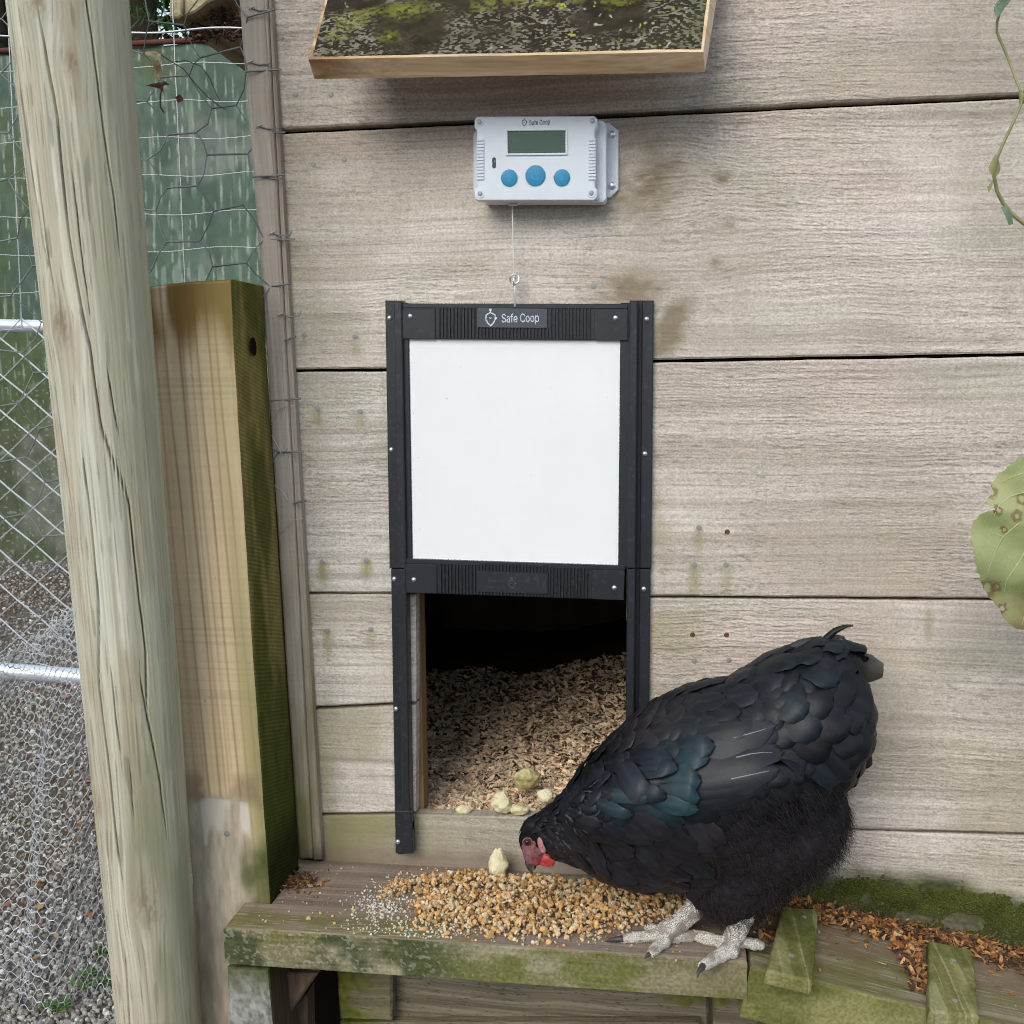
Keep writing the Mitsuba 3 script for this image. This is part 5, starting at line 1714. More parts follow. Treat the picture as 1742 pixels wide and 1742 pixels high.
chips(60, lambda: np.r_[G(rng.uniform(460, 560), rng.uniform(1480, 1530), LZ)[:2], LZ + .001], ORANGE, .2, .45, .2)
chips(150, lambda: np.r_[G(rng.uniform(1160, 1300), rng.uniform(1520, 1560), LZ)[:2], LZ + .0015], ORANGE + DARK * 2, .3, .7, .3)
pieces = [(np.c_[v[:, 0], np.minimum(v[:, 1], -.002), v[:, 2]], f) for v, f in pieces]
m, c = join(pieces, cols)
solo('corner_litter', m, 'chip', 'fine orange chips in the ledge corner beside the square post', color=c, kind='stuff')

# moss tufts on the lowest board
bs('moss_green', VC, .95, .1)
pieces, cols = [], []
tuft = [lump(rng, 0, .9) for _ in range(12)]
MPX = rng.uniform(1330, 1790, 13000)
MH = .12 + .88 * rng.random(13000) ** 1.2
MQ = np.array([P(a_, np.interp(a_, [1330, 1400, 1450, 1550, 1650, 1742, 1790], [1525, 1500, 1488, 1496, 1505, 1528, 1540]) + 6 * e_ + h_ * 90, 0) for a_, h_, e_ in zip(MPX, MH, rng.normal(size=13000))])
MN = meshkit.noise(np.c_[MQ[:, 0] * 45, MQ[:, 2] * 45, np.full(13000, 2.0)])
MG = meshkit.noise(np.c_[MQ[:, 0] * 60, MQ[:, 2] * 60, np.full(13000, 9.0)])
for k in range(13000):
    px = MPX[k]
    h, q = MH[k], MQ[k]
    if MN[k] < .20 + .16 * h + .3 * max(0, .18 - h) / .18 * rng.random():
        continue
    v, f = tuft[rng.integers(12)]
    s = rng.uniform(.0006, .0017) * (1.2 - .5 * h)
    pieces.append((v * s @ rot_random(rng).T + [q[0], -s * .4, q[2]], f))
    g = MG[k] * .6 + .4 * rng.random()
    cols.append(np.array([.030, .036, .010]) * (1 - g) + np.array([.105, .115, .030]) * g)
m, c = join(pieces, cols)
solo('moss', m, 'moss_green', 'green moss growing along the lowest coop board above the ramp', color=c, smooth=False, kind='stuff')
# ---------------------------------------------------------------- the hen
rng = np.random.default_rng(5)
YH = -.125
S = float(np.linalg.norm(P(1201, 1320, YH) - P(1200, 1320, YH)))


def blob(cx, cy, a, b, ang, lat, dy=0.0):
    """an egg-shaped piece of the body: centre pixel, half axes in pixels, tilt in the picture (degrees, downward), half width, offset in depth (m)"""
    c = P(cx, cy, YH) + [0, dy, 0]
    t = math.radians(ang)
    e1 = np.array([math.cos(t), 0, -math.sin(t)])
    e2 = np.array([math.sin(t), 0, math.cos(t)])
    return c, np.stack([e1, [0, 1, 0], e2]), np.array([a, lat, b]) * S


BODY = [blob(1215, 1325, 222, 158, -24, 150), blob(1065, 1375, 100, 112, 30, 112), blob(1358, 1222, 108, 110, -38, 108), blob(1402, 1158, 64, 48, -54, 52), blob(1404, 1255, 46, 64, 0, 70),
        blob(1306, 1412, 132, 88, -22, 114), blob(1243, 1478, 72, 66, 0, 52, -.030), blob(1195, 1470, 70, 60, 0, 52, .030), blob(1085, 1440, 105, 58, 8, 92)]
WING = [blob(1140, 1318, 175, 62, -14, 40, -.075), blob(1255, 1296, 90, 46, -14, 26, -.088)]
NECK = [(1012, 1398, 66), (976, 1410, 50), (946, 1416, 39), (919, 1420, 29), (906, 1430, 23)]
SNOUT = [(905, 1428, 24), (904, 1446, 17)]


def sd_blob(p, B):
    c, M, r = B
    q = (p - c) @ M.T
    k0 = np.linalg.norm(q / r, axis=-1)
    k1 = np.linalg.norm(q / (r * r), axis=-1) + 1e-9
    return k0 * (k0 - 1) / k1


def sd_cone(p, a, ra, b, rb):
    ab = b - a
    t = np.clip(((p - a) @ ab) / (ab @ ab), 0, 1)
    return np.linalg.norm(p - (a + t[..., None] * ab), axis=-1) - (ra + (rb - ra) * t)


def smin(a, b, k):
    h = np.clip(.5 + .5 * (b - a) / k, 0, 1)
    return b * (1 - h) + a * h - k * h * (1 - h)


def sdf(p):
    d = sd_blob(p, BODY[0])
    for B in BODY[1:]:
        d = smin(d, sd_blob(p, B), .022)
    for B in WING:
        d = smin(d, sd_blob(p, B), .007)
    for n_, ((x, y, r), (x2, y2, r2)) in enumerate(zip(NECK[:-1], NECK[1:])):
        d = smin(d, sd_cone(p, P(x, y, YH), r * S, P(x2, y2, YH), r2 * S), (.020, .012, .004, .003)[n_])
    (x, y, r), (x2, y2, r2) = SNOUT
    return smin(d, sd_cone(p, P(x, y, YH), r * S * .92, P(x2, y2, YH), r2 * S * .92), .006)


def grad(p, e=8e-4):
    tet = np.array([[1, -1, -1], [-1, -1, 1], [-1, 1, -1], [1, 1, 1]], float)
    return sum(t * sdf(p + t * e)[..., None] for t in tet) / (4 * e)


def unit(v):
    return v / (np.linalg.norm(v, axis=-1, keepdims=True) + 1e-12)


def onto(p, off=0.0, it=4):
    for _ in range(it):
        g = grad(p)
        p = p - ((sdf(p) - off) / np.maximum((g * g).sum(-1), .2))[..., None] * g
    return p


def surface_nets(f, lo, hi, h):
    n = np.ceil((np.array(hi) - lo) / h).astype(int) + 1
    ax = [lo[k] + np.arange(n[k]) * h for k in range(3)]
    X = np.stack(np.meshgrid(*ax, indexing='ij'), -1)
    D = np.concatenate([f(X[i:i + 8]) for i in range(0, n[0], 8)])
    ins = D < 0
    acc, cnt = np.zeros(tuple(n - 1) + (3,)), np.zeros(tuple(n - 1))
    corners = list(np.ndindex(2, 2, 2))
    sl = lambda o: tuple(slice(o[k], n[k] - 1 + o[k]) for k in range(3))
    for a in corners:
        for k in range(3):
            if a[k] == 0:
                b = tuple(a[i] + (i == k) for i in range(3))
                da, db = D[sl(a)], D[sl(b)]
                cr = (da < 0) != (db < 0)
                t = np.where(cr, da / np.where(cr, da - db, 1), 0)
                for i in range(3):
                    acc[..., i] += np.where(cr, a[i] + (t if i == k else 0), 0)
                cnt += cr
    cell = cnt > 0
    idx = -np.ones(cell.shape, int)
    idx[cell] = np.arange(cell.sum())
    v = np.array(lo) + (np.stack(np.nonzero(cell), -1) + acc[cell] / cnt[cell][:, None]) * h
    faces = []
    for k in range(3):
        o = [0, 0, 0]
        o[k] = 1
        A = ins[tuple(slice(0, n[i] - o[i]) for i in range(3))]
        Bm = ins[tuple(slice(o[i], None) for i in range(3))]
        for sgn in (1, -1):
            e = np.stack(np.nonzero((A & ~Bm) if sgn > 0 else (~A & Bm)), -1)
            u, w = (k + 1) % 3, (k + 2) % 3
            ok = (e[:, u] > 0) & (e[:, w] > 0) & (e[:, u] < n[u] - 1) & (e[:, w] < n[w] - 1) & (e[:, k] < n[k] - 1)
            e = e[ok]
            q = []
            for du, dw in ((0, 0), (-1, 0), (-1, -1), (0, -1)):
                c = e.copy()
                c[:, u] += du
                c[:, w] += dw
                q.append(idx[c[:, 0], c[:, 1], c[:, 2]])
            q = np.stack(q, -1)
            if sgn < 0:
                q = q[:, ::-1]
            faces += [q[:, [0, 1, 2]], q[:, [0, 2, 3]]]
    return trimesh.Trimesh(v, np.vstack(faces), process=False)


lo = P(860, 1560, YH) + [0, -.15, 0]
hi = P(1520, 1040, YH) + [0, .15, 0]
lo, hi = np.array([lo[0], YH - .14, lo[2]]), np.array([hi[0], YH + .14, hi[2]])
bodym = surface_nets(lambda p: sdf(p), lo, hi, .0042)
if bodym.volume < 0:
    bodym.invert()
print('hen body', len(bodym.faces), bodym.bounds)

# --- materials
def feather_color(p, n, uv):
    return mi.Color3f(.02)


bs('hen_skin_dark', (.012, .011, .012), .8, .15)
def barbs(p, n, uv):
    w, s = dr.abs(uv.x), uv.y
    return noise(s * 26 - w * 7, w * 1.2, dr.floor(uv.x) * 3 + dr.floor(p.x * 40)) + .4 * noise(s * 60 - w * 16, w * 2)


bs('feather', VC, .44, .24, two=True)
bs('feather_soft', VC, .8, .15, sheen=.2, two=True)
hen = thing('hen', 'black hen bent down pecking at feed on the ledge', 'hen')
part(hen, 'body', bodym, 'hen_skin_dark', True)

# --- how feathers lie, by place in the picture: x, y, direction right, direction down, length, width, softness
FIELD = np.array([
    # neck and nape
    (905, 1405, .75, -.30, 24, 8, 0), (925, 1385, .85, -.30, 26, 8, 0), (955, 1372, .85, -.15, 30, 10, 0), (935, 1410, .80, .45, 28, 8, 0), (930, 1440, .75, .65, 26, 8, 0), (950, 1450, .78, .62, 30, 9, 0), (965, 1400, .8, .5, 32, 10, 0),
    (985, 1440, .80, .58, 36, 13, 0), (970, 1470, .85, .45, 34, 12, 0),
    # shoulder and wing coverts
    (985, 1345, .60, .62, 46, 24, 0), (1010, 1290, .72, .45, 48, 26, 0), (1040, 1370, .75, .50, 46, 24, 0), (1010, 1380, .55, .75, 42, 24, 0), (1060, 1310, .78, .50, 54, 30, 0), (1090, 1250, .86, .30, 54, 30, 0), (1120, 1320, .86, .36, 62, 30, 0), (1150, 1280, .92, .22, 66, 32, 0),
    (1100, 1370, .90, .30, 66, 24, 0),
    # back, saddle, tail
    (1060, 1225, .84, .00, 50, 28, 0), (1120, 1180, .92, -.18, 54, 30, 0), (1150, 1220, .95, .12, 58, 32, 0), (1220, 1150, .95, -.15, 62, 34, 0), (1210, 1200, .96, .16, 62, 34, 0), (1290, 1130, .95, -.18, 70, 40, 0), (1290, 1190, .96, .10, 68, 40, 0), (1340, 1230, .9, .32, 66, 40, 0),
    (1370, 1100, .92, -.10, 74, 44, 0), (1380, 1160, .92, .22, 74, 44, 0), (1420, 1110, .88, .28, 70, 42, 0), (1440, 1180, .70, .62, 70, 44, 0), (1400, 1230, .74, .62, 68, 42, 0), (1450, 1250, .42, .90, 62, 40, 0), (1380, 1290, .80, .55, 60, 38, .2), (1440, 1310, .50, .86, 54, 36, .3),
    # breast
    (1000, 1430, .85, .42, 46, 24, 0), (1010, 1475, .92, .22, 44, 24, 0), (1060, 1430, .90, .38, 58, 34, 0), (1075, 1480, .95, .20, 54, 32, .1), (1130, 1420, .90, .40, 62, 38, .1), (1140, 1470, .92, .35, 58, 36, .2), (1110, 1400, .94, .28, 58, 34, 0),
    # thigh, belly
    (1200, 1420, .70, .70, 52, 30, .7), (1250, 1390, .72, .66, 48, 28, .8), (1230, 1460, .50, .85, 50, 30, .8), (1220, 1510, .25, .95, 40, 26, .9), (1300, 1400, .74, .62, 46, 28, 1), (1300, 1460, .50, .82, 46, 28, 1), (1290, 1520, .22, .95, 36, 24, 1), (1370, 1380, .76, .60, 44, 26, 1), (1380, 1450, .60, .76, 44, 26, 1), (1440, 1370, .70, .68, 40, 24, 1), (1360, 1500, .4, .9, 38, 24, 1),
], float)
def to_px(p):
    v = p - EYE
    z = v @ FWD
    return np.stack([HALF + F_PX * (v @ RGT) / z, HALF + F_PX * (v @ DWN) / z], -1)


def field(px):
    d2 = ((px[:, None] - FIELD[None, :, :2]) ** 2).sum(-1)
    w = 1 / (d2 + 250) ** 1.6
    w /= w.sum(1, keepdims=True)
    return w @ FIELD[:, 2:]


def mid_px(p):
    """the place in the side view: the point carried sideways onto the hen's middle plane"""
    q = p.copy()
    q[:, 1] = YH - np.abs(q[:, 1] - YH)          # both sides alike
    return to_px(q)


def shape_profile(s, pointed=0.0):
    """half width along a feather, 0 root to 1 tip"""
    a = np.clip(s / .42, 0, 1)
    rise = .30 + .70 * (a * a * (3 - 2 * a))
    tip = np.sqrt(np.clip(1 - np.clip((s - .58) / .42, 0, 1) ** 2.0, 0, 1))
    return rise * (tip * (1 - pointed) + pointed * np.clip(1 - s, 0, 1) ** .7)


NS, NW = 11, 7
sgrid, wgrid = np.meshgrid(np.sin(np.linspace(0, 1, NS) * np.pi / 2) ** .9, np.linspace(-1, 1, NW), indexing='ij')
i, j = np.meshgrid(np.arange(NS - 1), np.arange(NW - 1), indexing='ij')
q = i * NW + j
FACES = np.vstack([np.stack([q, q + 1, q + NW + 1], -1).reshape(-1, 3), np.stack([q, q + NW + 1, q + NW], -1).reshape(-1, 3)])
OUTL = np.r_[np.arange(NW), np.arange(1, NS) * NW + NW - 1, (NS - 1) * NW + np.arange(NW - 2, -1, -1), np.arange(NS - 2, 0, -1) * NW]


def feathers(root, dirn, L, W, lift, point=0.0, arch=1.0, drop=0.0, seed=0, bow=None):
    """feather vanes laid on the body: they follow its surface, the roots beneath the one before, the tips a little proud.  All arrays (n,...). -> vertices (n, NS*NW, 3)"""
    n = len(root)
    nrm = unit(grad(root))
    d = unit(dirn - (dirn * nrm).sum(-1, keepdims=True) * nrm)
    b = np.cross(nrm, d)
    s, w = sgrid.ravel()[None], wgrid.ravel()[None]
    prof = shape_profile(s, point)
    r = np.random.default_rng(seed)
    rag = 1 + .09 * r.normal(size=(n, NS * NW)) * (np.abs(w) > .9) * (s > .3)
    edge = (1 - .05 * (1 - (w * w)) * 0)
    x = (s * (1 - .10 * w * w * (s > .98))) * L[:, None]
    y = w * prof * W[:, None] * rag
    bw = np.zeros(n) if bow is None else bow
    p = root[:, None] + d[:, None] * x[..., None] + b[:, None] * (y + bw[:, None] * L[:, None] * s * s)[..., None]
    off = lift[:, None] * (.12 + .88 * np.clip(s / .75, 0, 1) ** 1.2) * (1 - .30 * np.clip((s - .8) / .2, 0, 1)) + arch * W[:, None] * .17 * (1 - w * w) * np.clip(s * 2.5, 0, 1) + drop
    # the vane's quill stands a hair higher
    off = off + .0004 * np.exp(-(w / .12) ** 2) * np.clip(1.2 - s, 0, 1)
    flat = p.reshape(-1, 3)
    flat = onto(flat, off.reshape(-1), 3)
    return flat.reshape(n, NS * NW, 3)


def solid(v, t=.00035):
    """a vane of its own small thickness"""
    m = trimesh.Trimesh(v, FACES, process=False)
    nn = m.vertex_normals
    lo_ = v - nn * t
    n = len(v)
    k = np.r_[OUTL, OUTL[0]]
    side = np.vstack([[[a, a + n, b + n], [a, b + n, b]] for a, b in zip(k[:-1], k[1:])])
    return trimesh.Trimesh(np.vstack([v, lo_]), np.vstack([FACES, FACES[:, ::-1] + n, side]), process=False)


def vane_colors(n, base, rng, rim=.45, tint=None):
    s, w = sgrid.ravel(), wgrid.ravel()
    e = np.clip((np.abs(w) - .72) / .28, 0, 1) * np.clip(s * 2, 0, 1) + np.clip((s - .86) / .14, 0, 1)
    barb = .9 + .2 * rng.random((n, NS * NW))
    bands = meshkit.fbm(np.stack([np.broadcast_to((s * 9 - np.abs(w) * 3)[None], (n, NS * NW)), np.arange(n)[:, None] * 7.3 + 0 * s[None], np.broadcast_to((np.sign(w) * 3)[None], (n, NS * NW))], -1), 2)
    k = (.50 + .65 * np.clip(s / .7, 0, 1))[None] * barb * (1 + rim * np.clip(e, 0, 1))[None] * (.70 + .6 * bands)
    b3 = np.asarray(base)[:, None, :]
    if tint is not None:
        tw_ = np.clip(1.25 - 1.2 * np.abs(s - .62)[None] - .5 * np.abs(w + .25)[None] + .5 * (bands - .5), 0, 1)
        tw_ = tw_ * tw_ * (3 - 2 * tw_)
        b3 = b3 + np.asarray(tint)[:, None, :] * tw_[..., None]
    c = b3 * k[..., None]
    q_ = np.clip(1 - np.abs(w) / .14, 0, 1) * np.clip(1.05 - s, 0, 1)
    return c + q_[None, :, None] * np.array([.012, .012, .013])


FUV = np.tile(np.c_[wgrid.ravel(), sgrid.ravel()], (2, 1))


def col2(c):
    return np.vstack([c, c * .8])


# --- scatter the roots over the body, spaced by the feathers' size
pts, fid = trimesh.sample.sample_surface(bodym, 34000, seed=3)
pts = onto(np.array(pts), 0, 2)
mp = mid_px(pts)
F = field(mp)
nr = unit(grad(pts))
side = pts[:, 1] - YH
headp = np.array([(905, 1440)])
is_face = (np.hypot((mp[:, 0] - 907) / 29, (mp[:, 1] - 1446) / 33) < 1) | ((mp[:, 0] < 940) & (mp[:, 1] > 1455))
near_wing = (side < -.03) & (mp[:, 0] > 1165) & (mp[:, 0] < 1325) & (np.abs(mp[:, 1] - np.interp(mp[:, 0], [1165, 1325], [1325, 1285])) < 26)
is_face |= (mp[:, 0] < 893) & (mp[:, 1] > 1416)
ok = ~is_face & ~((F[:, 4] > .85) & (rng.random(len(F)) < .35))
order = rng.permutation(np.nonzero(ok)[0])
sp_all = F[:, 2] * S * .40
wd_all = F[:, 3] * S * .62
kept, grid_ = [], {}
cellsz = .02
for k in order:
    p = pts[k]
    r0 = .5 * (sp_all[k] + wd_all[k])
    c = tuple((p // cellsz).astype(int))
    hit = False
    for a in range(-1, 2):
        for b in range(-1, 2):
            for e in range(-1, 2):
                for m_ in grid_.get((c[0] + a, c[1] + b, c[2] + e), ()):
                    if np.linalg.norm(pts[m_] - p) < .5 * (r0 + .5 * (sp_all[m_] + wd_all[m_])):
                        hit = True
                        break
                if hit: break
            if hit: break
        if hit: break
    if not hit:
        grid_.setdefault(c, []).append(k)
        kept.append(k)
kept = np.array(kept)
P0, FF, MP = pts[kept], F[kept], mp[kept]
ang = rng.normal(0, .24, len(kept))
dx_, dz_ = FF[:, 0], -FF[:, 1]
D3 = np.c_[dx_ * np.cos(ang) - dz_ * np.sin(ang), np.zeros(len(kept)), dx_ * np.sin(ang) + dz_ * np.cos(ang)]
Ls = FF[:, 2] * S * 1.16 * rng.uniform(.82, 1.22, len(kept))
Ws = FF[:, 3] * S * .70 * rng.uniform(.78, 1.15, len(kept))
root = onto(P0 - unit(D3) * Ls[:, None] * .45, 0, 4)
soft = FF[:, 4]
tailz = np.clip((MP[:, 0] - 1340) / 80, 0, 1) * np.clip((1340 - MP[:, 1]) / 60, 0, 1)
lift = .0020 + .045 * Ls * rng.uniform(.35, 1.9, len(kept)) + .0012 * rng.random(len(kept)) + tailz * rng.uniform(0, .009, len(kept)) * (rng.random(len(kept)) < .6)
V = feathers(root, D3, Ls, Ws, lift, 0.0, .55, 0.0, 3, rng.normal(0, .05, len(kept)))
# colour: black with a blue sheen, a little purple-brown on breast and belly, teal on the wing coverts
base = np.tile([.0070, .0080, .0115], (len(kept), 1)) * rng.uniform(.45, 1.25, (len(kept), 1))
purp = np.exp(-((MP[:, 0] - 1090) / 70) ** 2 - ((MP[:, 1] - 1240) / 50) ** 2) + np.clip((MP[:, 1] - 1385) / 40, 0, 1)
base = base * (1 - .6 * np.clip(purp, 0, 1))[:, None] + np.array([.018, .0135, .0155]) * .85 * np.clip(purp, 0, 1)[:, None]
teal = np.exp(-((MP[:, 0] - 1165) / 48) ** 2 - ((MP[:, 1] - 1290) / 40) ** 2) + .9 * np.exp(-((MP[:, 0] - 1100) / 60) ** 2 - ((MP[:, 1] - 1372) / 16) ** 2)
teal = np.clip(teal, 0, 1) * (P0[:, 1] < YH) * rng.uniform(.25, 1.0, len(kept))
base = base * (1 - teal)[:, None] + np.array([.020, .048, .058]) * teal[:, None]
grey = np.exp(-((MP[:, 0] - 1010) / 50) ** 2 - ((MP[:, 1] - 1360) / 50) ** 2)
base = base + grey[:, None] * np.array([.008, .010, .017]) * rng.uniform(.3, 1, (len(kept), 1))
sad = np.exp(-((MP[:, 0] - 1300) / 130) ** 2 - ((MP[:, 1] - 1150) / 60) ** 2)
base = base + sad[:, None] * np.array([.004, .006, .009]) * rng.uniform(.2, 1, (len(kept), 1))
C = vane_colors(len(kept), base, rng)
hidden = near_wing[kept]
soft_i = np.nonzero((soft > .62) & ~hidden)[0]
vis_i = np.nonzero((soft <= .62) & (P0[:, 1] < YH + .030) & ~hidden)[0]
far_i = np.nonzero((soft <= .62) & (P0[:, 1] >= YH + .030))[0]
size = Ls * Ws
vis_i = vis_i[np.argsort(-size[vis_i])]
small_i, vis_i = vis_i[250:], vis_i[:250]
print('feathers', len(kept), 'parts', len(vis_i), 'small', len(small_i), 'far', len(far_i), 'soft', len(soft_i))
for k in vis_i:
    m = solid(V[k])
    kk = partkey(hen, 'feather')
    scene[kk] = mikit.ply(m, 'feather', smooth=True, color=col2(C[k]), uv=FUV)


def bunch(name, ids, mat, label=None):
    ms = [solid(V[k]) for k in ids]
    m, c = join([arr(x) for x in ms], [col2(C[k]) for k in ids])
    kk = partkey(hen, name)
    scene[kk] = mikit.ply(m, mat, smooth=True, color=c, uv=np.tile(FUV, (len(ids), 1)))
    labels[kk] = {'kind': 'stuff', **({'label': label} if label else {})}


bunch('far_plumage', far_i, 'feather')
bunch('hackle', small_i, 'feather', 'small narrow feathers of the neck')
bunch('soft_plumage', soft_i, 'feather_soft', 'soft brownish black feathers of belly and thigh')

# --- the folded wing's long vanes
wing = f'{hen}__wing'
WV = [  # root pixel, tip pixel, half width px, base colour, lift
    (1110, 1392, 1262, 1366, 17, (.018, .023, .030), .0030), (1090, 1380, 1290, 1350, 19, (.019, .023, .030), .0042), (1100, 1366, 1312, 1332, 20, (.022, .025, .032), .0054),
    (1110, 1350, 1330, 1314, 23, (.026, .029, .036), .0066), (1120, 1325, 1338, 1290, 26, (.031, .034, .041), .0080), (1130, 1292, 1334, 1262, 27, (.035, .038, .045), .0094), (1150, 1268, 1306, 1246, 17, (.028, .030, .035), .0104)]
rt, dn, Lw, Ww, lf, bc = [], [], [], [], [], []


def near_surface(px, py):
    """first point of the body on the camera's line of sight, seen from its left side"""
    o = P(px, py, YH - .16)
    d = unit(ray(px, py))
    t = 0
    for _ in range(80):
        v = sdf((o + d * t)[None])[0]
        t += max(v * .8, 1e-5)
        if v < 2e-4 or t > .35:
            break
    return o + d * t if t < .30 else onto(P(px, py, YH)[None], 0, 8)[0]


for a, b, c, d, w, col, l in WV:
    p0, p1 = near_surface(a, b), near_surface(c, d)
    rt.append(p0)
    dn.append(unit(p1 - p0))
    Lw.append(np.linalg.norm(p1 - p0))
    Ww.append(w * S)
    lf.append(l)
    bc.append(col)
VW = feathers(np.array(rt), np.array(dn), np.array(Lw), np.array(Ww), np.array(lf), 0.0, .35, .0012, 9, np.full(len(WV), .03))
CW = vane_colors(len(WV), np.array(bc) * .62, rng, .2)
for k in range(len(WV)):
    kk = partkey(hen, 'wing__feather') if False else (f'{wing}__vane' if k == 0 else f'{wing}__vane_{k:03d}')
    scene[kk] = mikit.ply(solid(VW[k], .0005), 'feather', smooth=True, color=col2(CW[k]), uv=FUV * [1, 2.2])
    if k in (3, 4, 5):            # the pale quills
        mid = VW[k].reshape(NS, NW, 3)[:, NW // 2]
        a, b = (4, 7) if k != 5 else (4, 7)
        qv = mid[a:b + 1] + unit(grad(mid[a:b + 1])) * .0003
        scene[f'{wing}__quill' if k == 3 else f'{wing}__quill_{k - 3:03d}'] = mikit.ply(tube(qv, np.linspace(.0007, .0003, len(qv)), 5), 'quill', smooth=True)
bs('quill', (.26, .26, .27), .45, .4)
# coverts that lie over the roots of the long vanes
CV = [(1150, 1300, 1212, 1300, 20, (.018, .046, .056)), (1140, 1325, 1196, 1332, 18, (.022, .055, .064)), (1135, 1345, 1194, 1354, 16, (.022, .058, .066)), (1120, 1362, 1190, 1378, 13, (.028, .070, .076)), (1050, 1358, 1120, 1384, 13, (.030, .066, .070)), (1030, 1370, 1085, 1392, 11, (.026, .05, .058)),
      (1160, 1278, 1222, 1276, 20, (.020, .036, .046)), (1100, 1320, 1160, 1332, 20, (.020, .030, .038)), (1095, 1296, 1160, 1304, 22, (.020, .023, .032)), (1060, 1330, 1112, 1350, 18, (.026, .030, .038)), (1080, 1345, 1140, 1362, 14, (.014, .020, .024))]
rt, dn, Lw, Ww, bc, lf = [], [], [], [], [], []
for n_, (a, b, c, d, w, col) in enumerate(CV):
    p0, p1 = near_surface(a - (c - a) * .5, b - (d - b) * .5), near_surface(c, d)
    rt.append(p0); dn.append(unit(p1 - p0)); Lw.append(np.linalg.norm(p1 - p0)); Ww.append(w * S); bc.append(col); lf.append(.0125 + .0006 * (n_ % 4))
VW = feathers(np.array(rt), np.array(dn), np.array(Lw), np.array(Ww), np.array(lf), 0.0, .4, .0005, 10, rng.normal(0, .03, len(CV)))
CW = vane_colors(len(CV), np.tile([.0080, .0095, .0140], (len(CV), 1)), rng, .25, np.clip(np.array(bc) - .010, 0, 1) * .62)
for k in range(len(CV)):
    scene[f'{wing}__covert' if k == 0 else f'{wing}__covert_{k:03d}'] = mikit.ply(solid(VW[k], .0004), 'feather', smooth=True, color=col2(CW[k]), uv=FUV)

# --- broad feathers of back, saddle and tail, laid over the rest as in the photograph
TV = [(1225, 1150, 1290, 1140, 19, 0), (1235, 1190, 1290, 1182, 24, 0), (1255, 1140, 1345, 1112, 17, 0), (1285, 1195, 1350, 1216, 23, 0), (1180, 1205, 1240, 1198, 22, 0), (1170, 1170, 1232, 1158, 19, 0), (1200, 1215, 1262, 1222, 23, 0),
      (1360, 1255, 1412, 1292, 25, .004), (1395, 1265, 1458, 1322, 25, .010), (1370, 1290, 1428, 1336, 22, .006), (1425, 1240, 1480, 1304, 27, .012), (1345, 1225, 1398, 1262, 26, .004), (1420, 1200, 1484, 1254, 28, .014), (1335, 1190, 1385, 1238, 27, .004),
      (1425, 1125, 1474, 1192, 31, .014), (1385, 1150, 1424, 1206, 29, .008), (1340, 1120, 1406, 1156, 26, .006), (1300, 1132, 1372, 1152, 25, .005), (1345, 1088, 1412, 1104, 21, .008), (1300, 1110, 1362, 1096, 19, .004), (1400, 1098, 1440, 1130, 20, .012)]
rt, dn, Lw, Ww, lf = [], [], [], [], []
for n_, (a, b, c, d, w, fr_) in enumerate(TV):
    p0 = onto(near_surface(a - (c - a) * .55, b - (d - b) * .55)[None], 0, 3)[0]
    p1 = onto(near_surface(c, d)[None], 0, 3)[0]
    rt.append(p0); dn.append(unit(p1 - p0)); Lw.append(np.linalg.norm(p1 - p0) * 1.04); Ww.append(w * S); lf.append(.0062 + .0005 * (n_ % 3) + fr_ * .6)
BV = [(993, 1392, 1072, 1424, 20), (1025, 1418, 1078, 1450, 19), (1080, 1386, 1147, 1420, 23), (1118, 1408, 1184, 1448, 24), (1130, 1420, 1204, 1460, 23), (1078, 1426, 1126, 1464, 20), (1118, 1458, 1174, 1490, 20), (996, 1428, 1036, 1488, 16), (1036, 1468, 1088, 1500, 18), (1050, 1400, 1112, 1436, 21), (1160, 1396, 1216, 1440, 20),
      (1170, 1445, 1212, 1486, 18), (1090, 1470, 1140, 1500, 18), (965, 1415, 1010, 1452, 15), (975, 1445, 1015, 1478, 14), (1185, 1395, 1236, 1424, 17), (1225, 1388, 1270, 1420, 16)]
for n_, (a, b, c, d, w) in enumerate(BV):
    p0 = onto(near_surface(a - (c - a) * .35, b - (d - b) * .35)[None], 0, 3)[0]
    p1 = onto(near_surface(c, d)[None], 0, 3)[0]
    rt.append(p0); dn.append(unit(p1 - p0)); Lw.append(np.linalg.norm(p1 - p0) * 1.04); Ww.append(w * S); lf.append(.0052 + .0010 * (n_ % 4))
NT = len(TV)
TV = TV + BV
VT = feathers(np.array(rt), np.array(dn), np.array(Lw), np.array(Ww), np.array(lf), 0.0, .5, .0005, 12, rng.normal(0, .05, len(TV)))
CT = vane_colors(len(TV), np.array([[.0065, .0078, .0110]] * NT + [[.0150, .0120, .0150]] * len(BV)) * rng.uniform(.6, 1.3, (len(TV), 1)), rng, .3, np.tile([.003, .006, .008], (len(TV), 1)) * rng.uniform(0, 1.6, (len(TV), 1)))
for k in range(len(TV)):
    kk = partkey(hen, 'feather')
    scene[kk] = mikit.ply(solid(VT[k], .0004), 'feather', smooth=True, color=col2(CT[k]), uv=FUV)

